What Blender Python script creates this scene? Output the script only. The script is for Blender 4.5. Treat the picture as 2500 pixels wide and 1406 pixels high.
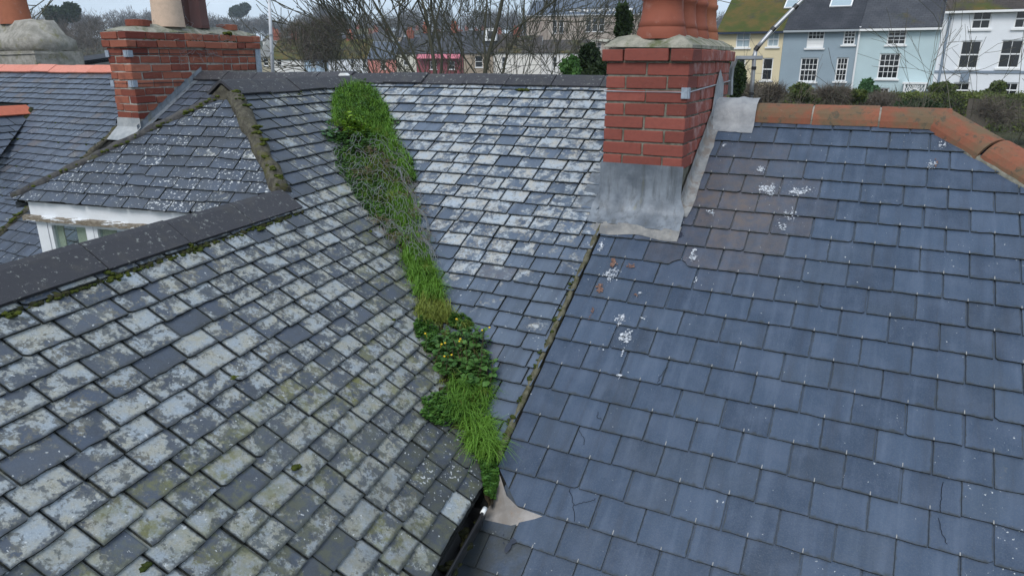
import bpy, math, random
import numpy as np
from mathutils import Matrix, Vector
random.seed(7); RNG = np.random.default_rng(11)
R = math.radians
for o_ in list(bpy.data.objects): bpy.data.objects.remove(o_)
SC = bpy.context.scene; COL = SC.collection

# ------------------------------------------------------------------ camera, sky, sun, exposure
PITCH = R(17.989); FPX = 1700.0                      # focal length in pixels of a 2500 px wide picture
cam = bpy.data.cameras.new('camera'); camo = bpy.data.objects.new('camera', cam); COL.objects.link(camo)
cam.sensor_width = 36; cam.lens = 36 * FPX / 2500; cam.clip_start = .05; cam.clip_end = 3000
camo.rotation_euler = (math.pi / 2 - PITCH, 0, 0); SC.camera = camo
SUN_EL, SUN_AZ = R(48), R(205)                        # azimuth clockwise from +Y
w = bpy.data.worlds.new('World'); SC.world = w; w.use_nodes = True
nt = w.node_tree; nt.nodes.clear()
def wn(t, **k):
    n = nt.nodes.new(t)
    for a, b in k.items(): setattr(n, a, b)
    return n
sky = wn('ShaderNodeTexSky', sky_type='NISHITA', sun_disc=False, sun_elevation=SUN_EL, sun_rotation=SUN_AZ, altitude=50, air_density=1.0, dust_density=2.0, ozone_density=1.0)
tc = wn('ShaderNodeTexCoord'); mp = wn('ShaderNodeMapping'); mp.inputs['Scale'].default_value = (1, 1, 3.2)
nz = wn('ShaderNodeTexNoise'); nz.inputs['Scale'].default_value = 2.3; nz.inputs['Detail'].default_value = 7; nz.inputs['Roughness'].default_value = .55
rp = wn('ShaderNodeValToRGB'); rp.color_ramp.elements[0].position = .36; rp.color_ramp.elements[1].position = .62
rp.color_ramp.elements[0].color = (.60,) * 3 + (1,); rp.color_ramp.elements[1].color = (.92,) * 3 + (1,)
cl = wn('ShaderNodeValToRGB'); cl.color_ramp.elements[0].color = (4.6, 5.9, 7.6, 1); cl.color_ramp.elements[1].color = (7.0, 8.1, 9.3, 1)
cl.color_ramp.elements[0].position = .3; cl.color_ramp.elements[1].position = .7
mx = wn('ShaderNodeMix', data_type='RGBA')
bg = wn('ShaderNodeBackground'); bg.inputs['Strength'].default_value = .10; ow = wn('ShaderNodeOutputWorld')
L = nt.links.new
L(tc.outputs['Generated'], mp.inputs['Vector']); L(mp.outputs['Vector'], nz.inputs['Vector']); L(nz.outputs['Fac'], rp.inputs['Fac']); L(nz.outputs['Fac'], cl.inputs['Fac'])
L(rp.outputs['Color'], mx.inputs['Factor']); L(sky.outputs['Color'], mx.inputs['A']); L(cl.outputs['Color'], mx.inputs['B'])
L(mx.outputs['Result'], bg.inputs['Color']); L(bg.outputs['Background'], ow.inputs['Surface'])
sl = bpy.data.lights.new('sun', 'SUN'); slo = bpy.data.objects.new('sun', sl); COL.objects.link(slo)
sl.energy = 1.4; sl.angle = R(24); sl.color = (1, .97, .93)
sd = Vector((math.sin(SUN_AZ) * math.cos(SUN_EL), math.cos(SUN_AZ) * math.cos(SUN_EL), math.sin(SUN_EL)))
slo.rotation_euler = sd.to_track_quat('Z', 'Y').to_euler(); slo.location = sd * 30
vs = SC.view_settings; vs.view_transform = 'Standard'; vs.look = 'None'; vs.gamma = 1; vs.use_curve_mapping = False; vs.exposure = 0.46
SC.render.engine = 'CYCLES'; SC.cycles.use_denoising = True; SC.cycles.max_bounces = 6; SC.cycles.transparent_max_bounces = 12

# ------------------------------------------------------------------ survey: pixel of the photograph -> sight line
CP, SP = math.cos(PITCH), math.sin(PITCH); V = lambda *a: np.array(a, float)
CR, CU, CF = V(1, 0, 0), V(0, SP, CP), V(0, CP, -SP)
def ray(x, y): return (x - 1250) / FPX * CR - (y - 703) / FPX * CU + CF
def proj(P):
    P = np.asarray(P, float); d = P @ CF
    return np.stack([1250 + FPX * (P @ CR) / d, 703 - FPX * (P @ CU) / d], -1)
class Plane:                                         # a sloping surface: u along the courses, v up the slope
    def __init__(s, o, u, v): s.o, s.u, s.v = V(*o), V(*u), V(*v); s.n = np.cross(s.u, s.v); s.n *= np.sign(s.n[2]) if abs(s.n[2]) > 1e-6 else 1; s.d = s.n @ s.o
    def __call__(s, a, b, h=0): return s.o + a * s.u + b * s.v + h * s.n
    def hit(s, x, y): r = ray(x, y); return r * (s.d / (r @ s.n))
    def st(s, x, y): P = s.hit(x, y) - s.o; return float(P @ s.u), float(P @ s.v)
E1 = V(.89138859, -.45323987, 0); G1 = V(.45323987, .89138859, 0); UP = V(0, 0, 1)
MAIN = Plane((1.46872567, 3.15548872, -1.25536694), E1, (.38096385, .74924307, .54175767))
WU = V(.29410486, .95577316, 0); WX = V(.95577316, -.29410486, 0)
WING = Plane((-.15120261, 2.77756233, -1.84977241), WU, (-.7671544, .23606422, .59644598))
DORM = Plane((-1.80998171, 4.76599846, -.23709323), WX, (.22199988, .72144854, .65591772))
def wall(P, d):                                      # vertical plane through P along d: u along d, v up
    return Plane(P, d, UP)
def fr(a, b, z): return a * E1 + b * G1 + z * UP     # house frame: along the ridge, across it, height

# ------------------------------------------------------------------ object helpers
def link(name, me, mat, parent=None, kind=None, label=None, cat=None, group=None):
    o = bpy.data.objects.new(name, me); COL.objects.link(o)
    if mat is not None and me is not None and not me.materials:
        for m in (mat if isinstance(mat, (list, tuple)) else [mat]): me.materials.append(m)
    if parent is not None:
        o.parent = parent; o.matrix_parent_inverse = Matrix.Translation(-parent.location)
    for k, v_ in (('kind', kind), ('label', label), ('category', cat), ('group', group)):
        if v_: o[k] = v_
    return o
def thing(name, loc, label, cat, group=None):
    o = bpy.data.objects.new(name, None); o.empty_display_size = .2; o.location = Vector([float(q) for q in loc]); COL.objects.link(o)
    o['label'] = label; o['category'] = cat; o['kind'] = 'thing'
    if group: o['group'] = group
    return o
def npmesh(name, vs_, fs, attrs=None, smooth=False):
    """vs_ (N,3); fs list of index tuples or (M,3) array; attrs {name:(N,4)}"""
    me = bpy.data.meshes.new(name); vs_ = np.asarray(vs_, np.float32)
    if isinstance(fs, np.ndarray):
        me.vertices.add(len(vs_)); me.vertices.foreach_set('co', vs_.ravel()); k = fs.shape[1]
        me.loops.add(fs.size); me.polygons.add(len(fs))
        me.polygons.foreach_set('loop_start', np.arange(len(fs), dtype=np.int32) * k)
        me.loops.foreach_set('vertex_index', fs.astype(np.int32).ravel()); me.update(calc_edges=True)
    else:
        me.from_pydata(vs_.tolist(), [], fs)
    for an, av in (attrs or {}).items():
        at = me.attributes.new(an, 'FLOAT_COLOR', 'POINT'); at.data.foreach_set('color', np.asarray(av, np.float32).ravel())
    if smooth: me.polygons.foreach_set('use_smooth', np.ones(len(me.polygons), bool))
    return me
class MB:
    def __init__(s): s.v, s.f, s.a, s.b = [], [], [], []
    def add(s, vs_, fs, a=(0, .5, 0, 0), b=(0, 0, 0, 0)):
        n = len(s.v); s.v += [tuple(map(float, q)) for q in vs_]; s.f += [tuple(i + n for i in f) for f in fs]
        s.a += [a] * len(vs_); s.b += [b] * len(vs_); return s
    def box(s, P0, ax, ay, az, **k):
        """corner P0 and three edge vectors"""
        P0, ax, ay, az = map(np.asarray, (P0, ax, ay, az))
        vs_ = [P0, P0 + ax, P0 + ax + ay, P0 + ay]; vs_ += [q + az for q in vs_]
        return s.add(vs_, [(0, 3, 2, 1), (4, 5, 6, 7), (0, 1, 5, 4), (1, 2, 6, 5), (2, 3, 7, 6), (3, 0, 4, 7)], **k)
    def tube(s, pts, rad, n=6, caps=True, **k):
        pts = [np.asarray(p, float) for p in pts]; rad = [rad] * len(pts) if np.isscalar(rad) else rad
        vs_, fs = [], []; ref = None
        for i, p in enumerate(pts):
            d = pts[min(i + 1, len(pts) - 1)] - pts[max(i - 1, 0)]; d = d / (np.linalg.norm(d) + 1e-9)
            if ref is None: ref = np.cross(d, (0, 0, 1) if abs(d[2]) < .9 else (1, 0, 0))
            x = ref - d * (ref @ d); x = x / (np.linalg.norm(x) + 1e-9); y = np.cross(d, x); ref = x
            for j in range(n): t = 2 * math.pi * j / n; vs_.append(p + rad[i] * (math.cos(t) * x + math.sin(t) * y))
        for i in range(len(pts) - 1):
            for j in range(n): fs.append((i * n + j, i * n + (j + 1) % n, (i + 1) * n + (j + 1) % n, (i + 1) * n + j))
        if caps: fs += [tuple(range(n - 1, -1, -1)), tuple((len(pts) - 1) * n + j for j in range(n))]
        return s.add(vs_, fs, **k)
    def lathe(s, c, prof, n=20, ax=UP, **k):
        c = np.asarray(c); x = np.cross(ax, (0, 1, 0.01)); x /= np.linalg.norm(x); y = np.cross(ax, x); vs_, fs = [], []
        for r_, h in prof:
            for j in range(n): t = 2 * math.pi * j / n; vs_.append(c + r_ * (math.cos(t) * x + math.sin(t) * y) + h * np.asarray(ax))
        for i in range(len(prof) - 1):
            for j in range(n): fs.append((i * n + j, i * n + (j + 1) % n, (i + 1) * n + (j + 1) % n, (i + 1) * n + j))
        return s.add(vs_, fs, **k)
    def prism(s, poly, dv, **k):
        """polygon points extruded by dv"""
        n = len(poly); vs_ = [np.asarray(q, float) for q in poly]; vs_ += [q + dv for q in vs_]
        fs = [tuple(range(n - 1, -1, -1)), tuple(range(n, 2 * n))] + [(i, (i + 1) % n, n + (i + 1) % n, n + i) for i in range(n)]
        return s.add(vs_, fs, **k)
    def mesh(s, name, smooth=False):
        return npmesh(name, s.v, s.f, {'va': s.a, 'vb': s.b} if s.v else None, smooth)
    def build(s, name, mat, parent=None, smooth=False, **k):
        return link(name, s.mesh(name, smooth), mat, parent, **k)

# ------------------------------------------------------------------ procedural materials
class NT:
    def __init__(s, name):
        s.m = bpy.data.materials.new(name); s.m.use_nodes = True; s.t = s.m.node_tree; s.t.nodes.clear()
        s.out = s.n('ShaderNodeOutputMaterial'); s.b = s.n('ShaderNodeBsdfPrincipled'); s.l(s.b.outputs[0], s.out.inputs[0])
    def n(s, t, **k):
        q = s.t.nodes.new(t)
        for a, b in k.items(): setattr(q, a, b)
        return q
    def l(s, a, b): s.t.links.new(a, b)
    def put(s, sock, v_):
        if hasattr(v_, 'links') or hasattr(v_, 'is_linked'): s.l(v_, sock)
        elif isinstance(v_, (tuple, list)) and sock.type == 'RGBA' and len(v_) == 3: sock.default_value = (*v_, 1)
        else: sock.default_value = v_
    def attr(s, name):
        q = s.n('ShaderNodeAttribute', attribute_name=name); c = s.n('ShaderNodeSeparateColor'); s.l(q.outputs['Color'], c.inputs[0])
        return c.outputs[0], c.outputs[1], c.outputs[2], q.outputs['Alpha']
    def co(s): return s.n('ShaderNodeTexCoord').outputs['Object']
    def map(s, v_, sc=(1, 1, 1), rot=(0, 0, 0)):
        q = s.n('ShaderNodeMapping'); s.l(v_, q.inputs[0]); q.inputs['Scale'].default_value = sc; q.inputs['Rotation'].default_value = rot; return q.outputs[0]
    def noise(s, sc, det=4, ro=.55, vec=None, w=None, dist=0):
        q = s.n('ShaderNodeTexNoise', noise_dimensions='4D' if w is not None else '3D'); s.l(vec if vec is not None else s.co(), q.inputs['Vector'])
        q.inputs['Scale'].default_value = sc; q.inputs['Detail'].default_value = det; q.inputs['Roughness'].default_value = ro; q.inputs['Distortion'].default_value = dist
        if w is not None: s.put(q.inputs['W'], w)
        return q.outputs[0]
    def vor(s, sc, vec=None, feat='F1'):
        q = s.n('ShaderNodeTexVoronoi', feature=feat); s.l(vec if vec is not None else s.co(), q.inputs['Vector']); q.inputs['Scale'].default_value = sc; return q.outputs[0]
    def math(s, op, a, b=0, c=0, clamp=False):
        q = s.n('ShaderNodeMath', operation=op, use_clamp=clamp); s.put(q.inputs[0], a); s.put(q.inputs[1], b); s.put(q.inputs[2], c); return q.outputs[0]
    def step(s, x, lo, hi, a=0, b=1):
        q = s.n('ShaderNodeMapRange', interpolation_type='SMOOTHSTEP'); s.put(q.inputs[0], x); s.put(q.inputs[1], lo); s.put(q.inputs[2], hi); s.put(q.inputs[3], a); s.put(q.inputs[4], b); return q.outputs[0]
    def mix(s, f, a, b, mode='MIX'):
        q = s.n('ShaderNodeMix', data_type='RGBA', blend_type=mode); s.put(q.inputs['Factor'], f); s.put(q.inputs['A'], a); s.put(q.inputs['B'], b); return q.outputs['Result']
    def fin(s, col, rough=.6, spec=.35, bump=None, bs=.3, bd=.004, metal=0, **k):
        s.put(s.b.inputs['Base Color'], col); s.put(s.b.inputs['Roughness'], rough); s.put(s.b.inputs['Specular IOR Level'], spec); s.put(s.b.inputs['Metallic'], metal)
        if bump is not None:
            q = s.n('ShaderNodeBump'); q.inputs['Strength'].default_value = bs; q.inputs['Distance'].default_value = bd; s.l(bump, q.inputs['Height']); s.l(q.outputs[0], s.b.inputs['Normal'])
        for a, b in k.items(): s.put(s.b.inputs[a.replace('_', ' ')], b)
        return s.m

def slate_material(name, base0, base1, lich0, lich1, rough, streak=.0, size=26, mid0=(.115, .132, .142), mid1=(.150, .150, .118), grime_shade=.045, fk=3.6):
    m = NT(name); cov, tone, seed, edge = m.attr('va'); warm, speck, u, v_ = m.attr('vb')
    W = m.math('MULTIPLY', seed, 40.0)
    n1 = m.noise(size, 8, .62, w=W, dist=.25); n2 = m.noise(size * fk, 5, .65, w=W); n3 = m.noise(9, 4, .6, w=W)
    fine = m.noise(170, 3, .6); n4 = m.noise(size * fk * .62, 6, .7, w=m.math('ADD', W, 21.0), dist=.5)
    col = m.mix(tone, base0, base1)
    col = m.mix(m.step(n3, .35, .7), col, m.mix(.55, col, (.075, .10, .15)))
    col = m.mix(m.math('MULTIPLY', m.step(fine, .45, .7), .25), col, (.13, .15, .17))
    if streak:
        sv = m.n('ShaderNodeCombineXYZ'); dt = m.n('ShaderNodeVectorMath', operation='DOT_PRODUCT'); m.l(m.co(), dt.inputs[0]); dt.inputs[1].default_value = (.89139, -.45324, 0); dz = m.n('ShaderNodeSeparateXYZ'); m.l(m.co(), dz.inputs[0])
        m.put(sv.inputs[0], m.math('MULTIPLY', dt.outputs['Value'], 9.0)); m.put(sv.inputs[1], m.math('MULTIPLY', dz.outputs[2], 1.6)); m.put(sv.inputs[2], m.math('MULTIPLY', seed, .35))
        sn = m.noise(1.6, 5, .6, vec=sv.outputs[0]); col = m.mix(m.math('MULTIPLY', m.step(sn, .5, .68), streak), col, (.030, .036, .050))
        col = m.mix(m.math('MULTIPLY', m.step(sn, .5, .32), streak * .6), col, (.15, .19, .26))
    col = m.mix(m.math('MULTIPLY', warm, m.step(m.noise(20, 4, .6, w=W), .3, .75, .35, 1)), col, (.135, .105, .088))
    # crusty lichen: threshold moves with each slate's own coverage
    th = m.math('SUBTRACT', .735, m.math('MULTIPLY', cov, .36))
    comb = m.math('ADD', m.math('MULTIPLY', n1, .74), m.math('MULTIPLY', n2, .26))
    lm = m.step(comb, m.math('SUBTRACT', th, .055), m.math('ADD', th, .015)); l2 = m.step(m.math('ADD', m.math('MULTIPLY', comb, .6), m.math('MULTIPLY', n4, .4)), m.math('ADD', m.math('MULTIPLY', th, .75), .115), m.math('ADD', m.math('MULTIPLY', th, .75), .165))
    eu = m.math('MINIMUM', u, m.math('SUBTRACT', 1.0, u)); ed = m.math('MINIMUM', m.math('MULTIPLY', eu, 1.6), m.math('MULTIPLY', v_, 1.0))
    lm = m.math('MULTIPLY', lm, m.step(m.math('ADD', ed, m.math('MULTIPLY', m.math('SUBTRACT', n2, .5), .30)), .0, .09))
    lcol = m.mix(m.step(m.noise(14, 5, .7, w=m.math('ADD', W, 7.0)), .35, .7), lich0, lich1)
    lmid = m.mix(m.step(n3, .35, .65), mid0, mid1); lcol = m.mix(m.step(fine, .52, .72, 0, .4), lcol, (.56, .60, .62)); lcol = m.mix(m.step(n2, .52, .64, 0, .4), lcol, lmid)
    col = m.mix(m.math('MULTIPLY', lm, .85), col, lmid); col = m.mix(m.math('MULTIPLY', m.math('MULTIPLY', l2, lm), .95), col, lcol)
    # yellow-green algae, given by the third attribute
    yel, wet, _, _ = m.attr('vc')
    col = m.mix(m.math('MULTIPLY', yel, m.step(m.noise(17, 6, .7, w=m.math('ADD', W, 3.0)), .42, .62)), col, (.175, .175, .060))
    col = m.mix(m.math('MULTIPLY', wet, m.step(m.noise(5, 5, .65, w=m.math('ADD', W, 13.0)), .3, .6)), col, (.048, .052, .048))
    sp = m.step(m.math('ADD', m.noise(64, 3, .6, w=W), m.math('MULTIPLY', speck, .16)), .695, .72)
    col = m.mix(m.math('MULTIPLY', sp, .9), col, (.55, .57, .57))
    # grime at tail and sides, then broken dark edge; contact shade painted into both
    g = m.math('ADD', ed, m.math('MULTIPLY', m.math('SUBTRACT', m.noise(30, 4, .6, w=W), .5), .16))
    col = m.mix(m.step(g, grime_shade, -.01, 0, .8), col, (.035, .040, .038))
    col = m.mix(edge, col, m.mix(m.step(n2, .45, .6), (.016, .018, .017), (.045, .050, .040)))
    rg = m.math('ADD', m.math('MULTIPLY', lm, .3), rough)
    bmp = m.math('ADD', m.math('MULTIPLY', n2, .8), m.math('MULTIPLY', lm, .35))
    return m.fin(col, rg, .42, bmp, .6, .004)
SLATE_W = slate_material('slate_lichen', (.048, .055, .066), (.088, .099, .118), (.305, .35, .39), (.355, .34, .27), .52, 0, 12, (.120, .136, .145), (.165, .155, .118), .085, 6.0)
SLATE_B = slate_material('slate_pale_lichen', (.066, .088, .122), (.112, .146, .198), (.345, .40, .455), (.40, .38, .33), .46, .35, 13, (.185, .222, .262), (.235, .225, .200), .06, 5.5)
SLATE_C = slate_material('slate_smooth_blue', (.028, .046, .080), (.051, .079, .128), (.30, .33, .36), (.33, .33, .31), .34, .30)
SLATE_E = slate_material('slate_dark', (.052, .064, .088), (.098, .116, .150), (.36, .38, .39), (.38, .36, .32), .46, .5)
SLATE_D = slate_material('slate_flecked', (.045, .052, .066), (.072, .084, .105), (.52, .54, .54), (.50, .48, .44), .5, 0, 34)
def plain(name, c0, c1, sc=20, rough=.7, spec=.3, bs=.25, bd=.004, det=5, extra=None):
    m = NT(name); n = m.noise(sc, det, .62); col = m.mix(m.step(n, .32, .68), c0, c1)
    for (e_sc, lo, hi, c, f_) in (extra or []): col = m.mix(m.step(m.noise(e_sc, 6, .68), lo, hi, 0, f_), col, c)
    return m.fin(col, rough, spec, m.noise(sc * 4, 4, .6), bs, bd)
def toned(name, c0, c1, sc=60, rough=.8, spec=.2, bs=.3, extra=None, **k):
    """colour between c0 and c1 by each piece's own tone"""
    m = NT(name); _, tone, seed, edge = m.attr('va'); W = m.math('MULTIPLY', seed, 30.0)
    col = m.mix(tone, c0, c1); n = m.noise(sc, 5, .65, w=W); col = m.mix(m.step(n, .4, .75, 0, .35), col, m.mix(.5, col, (.02, .02, .02)))
    for (e_sc, lo, hi, c, f_) in (extra or []): col = m.mix(m.step(m.noise(e_sc, 6, .68, w=W), lo, hi, 0, f_), col, c)
    return m.fin(col, rough, spec, n, bs, .003, **k)
RIDGE = toned('ridge_tile_dark', (.032, .032, .038), (.054, .052, .058), 50, .62, .35, .3, [(38, .58, .64, (.25, .26, .24), .8), (95, .62, .68, (.30, .30, .27), .7), (8, .5, .75, (.09, .085, .07), .5)])
TERRA_NEW = toned('ridge_tile_orange', (.52, .135, .070), (.66, .26, .19), 30, .65, .3, .15)
TERRA_OLD = toned('ridge_tile_weathered', (.215, .083, .052), (.29, .112, .068), 40, .92, .12, .7, [(6, .40, .62, (.140, .112, .070), .85), (26, .55, .63, (.085, .080, .060), .8), (110, .67, .71, (.5, .48, .42), .8)])
BRICK_N = toned('brick_red', (.185, .056, .043), (.320, .095, .072), 45, .82, .2, .5, [(5, .55, .75, (.11, .045, .038), .6), (22, .62, .75, (.46, .33, .31), .45), (70, .64, .70, (.10, .05, .04), .6)])
BRICK_F = toned('brick_salted', (.26, .075, .055), (.38, .125, .095), 45, .85, .2, .5, [(9, .44, .66, (.42, .30, .28), .6), (26, .60, .72, (.55, .47, .45), .6)])
BRICK_O = toned('brick_old', (.165, .045, .033), (.37, .135, .085), 40, .88, .15, .7, [(6, .55, .72, (.12, .055, .045), .6), (16, .58, .7, (.42, .25, .17), .55), (30, .66, .74, (.10, .09, .06), .7)])
MORTAR_P = plain('mortar_pale', (.26, .25, .22), (.42, .40, .36), 25, .95, .1, .6, .006, 5, [(12, .55, .7, (.10, .10, .07), .6)])
MORTAR = plain('mortar', (.13, .125, .10), (.24, .23, .19), 25, .95, .1, .6, .006, 5, [(12, .5, .7, (.05, .055, .035), .7)])
CEMENT = plain('cement_mossy', (.20, .20, .16), (.36, .34, .28), 14, .95, .1, .7, .01, 6, [(9, .48, .66, (.09, .105, .04), .85), (60, .62, .7, (.5, .5, .45), .5)])
HIPMORTAR = plain('hip_mortar', (.060, .055, .045), (.135, .125, .095), 30, .95, .1, .9, .012, 6, [(11, .50, .66, (.10, .095, .035), .85), (55, .66, .72, (.4, .4, .36), .6)])
STONE = plain('rendered_stone', (.22, .21, .18), (.37, .35, .31), 10, .95, .1, .7, .01, 6, [(6, .52, .7, (.17, .16, .06), .7), (40, .62, .7, (.5, .49, .45), .5)])
def lead_m():
    m = NT('lead'); n = m.noise(6, 5, .6); col = m.mix(m.step(n, .3, .7), (.095, .112, .135), (.21, .235, .265))
    sv = m.map(m.co(), (22, 22, 2.2)); col = m.mix(m.step(m.noise(1.2, 5, .6, vec=sv), .45, .72, 0, .7), col, (.062, .068, .072))
    col = m.mix(m.step(m.noise(1.0, 4, .6, vec=m.map(m.co(), (9, 9, 1.2))), .60, .72, 0, .5), col, (.20, .18, .075))
    return m.fin(col, .45, .5, m.noise(14, 4, .6), .35, .01, metal=.15)
LEAD = lead_m()
LEADTAN = plain('weathered_lead', (.20, .18, .16), (.33, .305, .285), 9, .6, .3, .4, .006, 5, [(20, .55, .7, (.22, .16, .11), .6)])
def moss_m(name, a, b, c):
    m = NT(name); _, tone, seed, _e = m.attr('va'); n = m.noise(70, 4, .7); col = m.mix(tone, a, b); col = m.mix(m.step(n, .45, .7, 0, .8), col, c)
    return m.fin(col, .95, .1, m.noise(190, 3, .7), 1.0, .006)
MOSS = moss_m('moss', (.042, .058, .014), (.100, .115, .020), (.024, .032, .011))
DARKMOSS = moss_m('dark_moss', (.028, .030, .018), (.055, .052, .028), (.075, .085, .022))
def leaf_m(name, a, b, rough=.55, tr=.25):
    m = NT(name); _, tone, seed, _e = m.attr('va'); col = m.mix(tone, a, b); col = m.mix(m.step(m.noise(45, 3, .6), .4, .7, 0, .4), col, m.mix(.5, col, (.02, .03, .01)))
    m.fin(col, rough, .25); t = m.n('ShaderNodeBsdfTranslucent'); m.put(t.inputs[0], m.mix(.35, col, (.16, .26, .03))); mxs = m.n('ShaderNodeMixShader'); mxs.inputs[0].default_value = tr
    m.l(m.b.outputs[0], mxs.inputs[1]); m.l(t.outputs[0], mxs.inputs[2]); m.l(mxs.outputs[0], m.out.inputs[0]); return m.m
GRASS = leaf_m('grass', (.050, .140, .018), (.220, .420, .055))
GRASSY = leaf_m('grass_yellow', (.12, .17, .025), (.30, .34, .07))
MAT_G = leaf_m('mat_plant', (.035, .110, .020), (.110, .240, .040))
LEAF = leaf_m('leaf_green', (.045, .120, .028), (.125, .260, .065))
LEAFY = leaf_m('leaf_lime', (.12, .24, .02), (.27, .42, .04))
LEAFB = leaf_m('leaf_bluegreen', (.045, .12, .045), (.10, .22, .085))
EVERG = leaf_m('evergreen', (.010, .024, .009), (.036, .060, .018), .6, .1)
HEDGE = leaf_m('hedge_leaf', (.042, .068, .014), (.140, .170, .036), .6, .1)
BARK = toned('bark', (.070, .068, .048), (.125, .120, .088), 12, .95, .1, .5, [(5, .5, .7, (.065, .075, .035), .7)])
TWIG = toned('twig', (.085, .070, .056), (.175, .150, .120), 8, .95, .1, .1)
TWIGFAR = toned('twig_far', (.075, .064, .054), (.150, .130, .112), 1, .95, .1, .1)
SOIL = plain('soil', (.030, .024, .016), (.075, .058, .036), 40, .95, .1, 1, .01)
FLOWER = plain('yellow_petal', (.72, .46, .02), (.85, .6, .04), 60, .6)
WIRE = NT('galvanised_wire').fin((.26, .27, .275), .55, .4, metal=.2)
STEEL = plain('grey_metal', (.30, .31, .32), (.42, .43, .45), 12, .38, .5, .1, .002); STEEL.node_tree.nodes['Principled BSDF'].inputs['Metallic'].default_value = .6
CLAMP = plain('galvanised_clamp', (.22, .26, .31), (.34, .39, .45), 40, .5, .5)
BLACK = NT('black_plastic').fin((.012, .012, .013), .35, .5)
def paint_m():
    m = NT('peeling_white_paint'); pe, tone, _s, _e = m.attr('va'); sv = m.map(m.co(), (5, 5, 26))
    n = m.noise(1.6, 7, .72, vec=sv); col = m.mix(m.step(m.noise(6, 5, .6), .4, .75, 0, .3), (.74, .76, .78), (.58, .59, .57))
    wood = m.mix(m.step(m.noise(9, 6, .7, vec=sv), .35, .65), (.115, .085, .055), (.30, .265, .21))
    col = m.mix(m.step(n, m.math('SUBTRACT', .86, m.math('MULTIPLY', pe, .42)), m.math('SUBTRACT', .90, m.math('MULTIPLY', pe, .42))), col, wood)
    return m.fin(col, .55, .3, n, .5, .004)
PAINT = paint_m()
CREAM = plain('cream_board', (.50, .48, .40), (.60, .58, .50), 8, .6)
WHITEP = NT('white_plastic').fin((.80, .80, .77), .4, .4)
def glass_m():
    m = NT('window_glass'); t = m.n('ShaderNodeBsdfTransparent'); t.inputs[0].default_value = (.86, .92, .90, 1); g = m.n('ShaderNodeBsdfGlossy'); g.inputs[1].default_value = .02
    mxs = m.n('ShaderNodeMixShader'); mxs.inputs[0].default_value = .10; m.l(t.outputs[0], mxs.inputs[1]); m.l(g.outputs[0], mxs.inputs[2]); m.l(mxs.outputs[0], m.out.inputs[0]); m.t.nodes.remove(m.b); return m.m
GLASS = glass_m()
PANE = NT('dark_pane').fin((.012, .014, .016), .08, .5)
PANEB = NT('curtained_pane').fin((.34, .42, .46), .12, .5)

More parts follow.
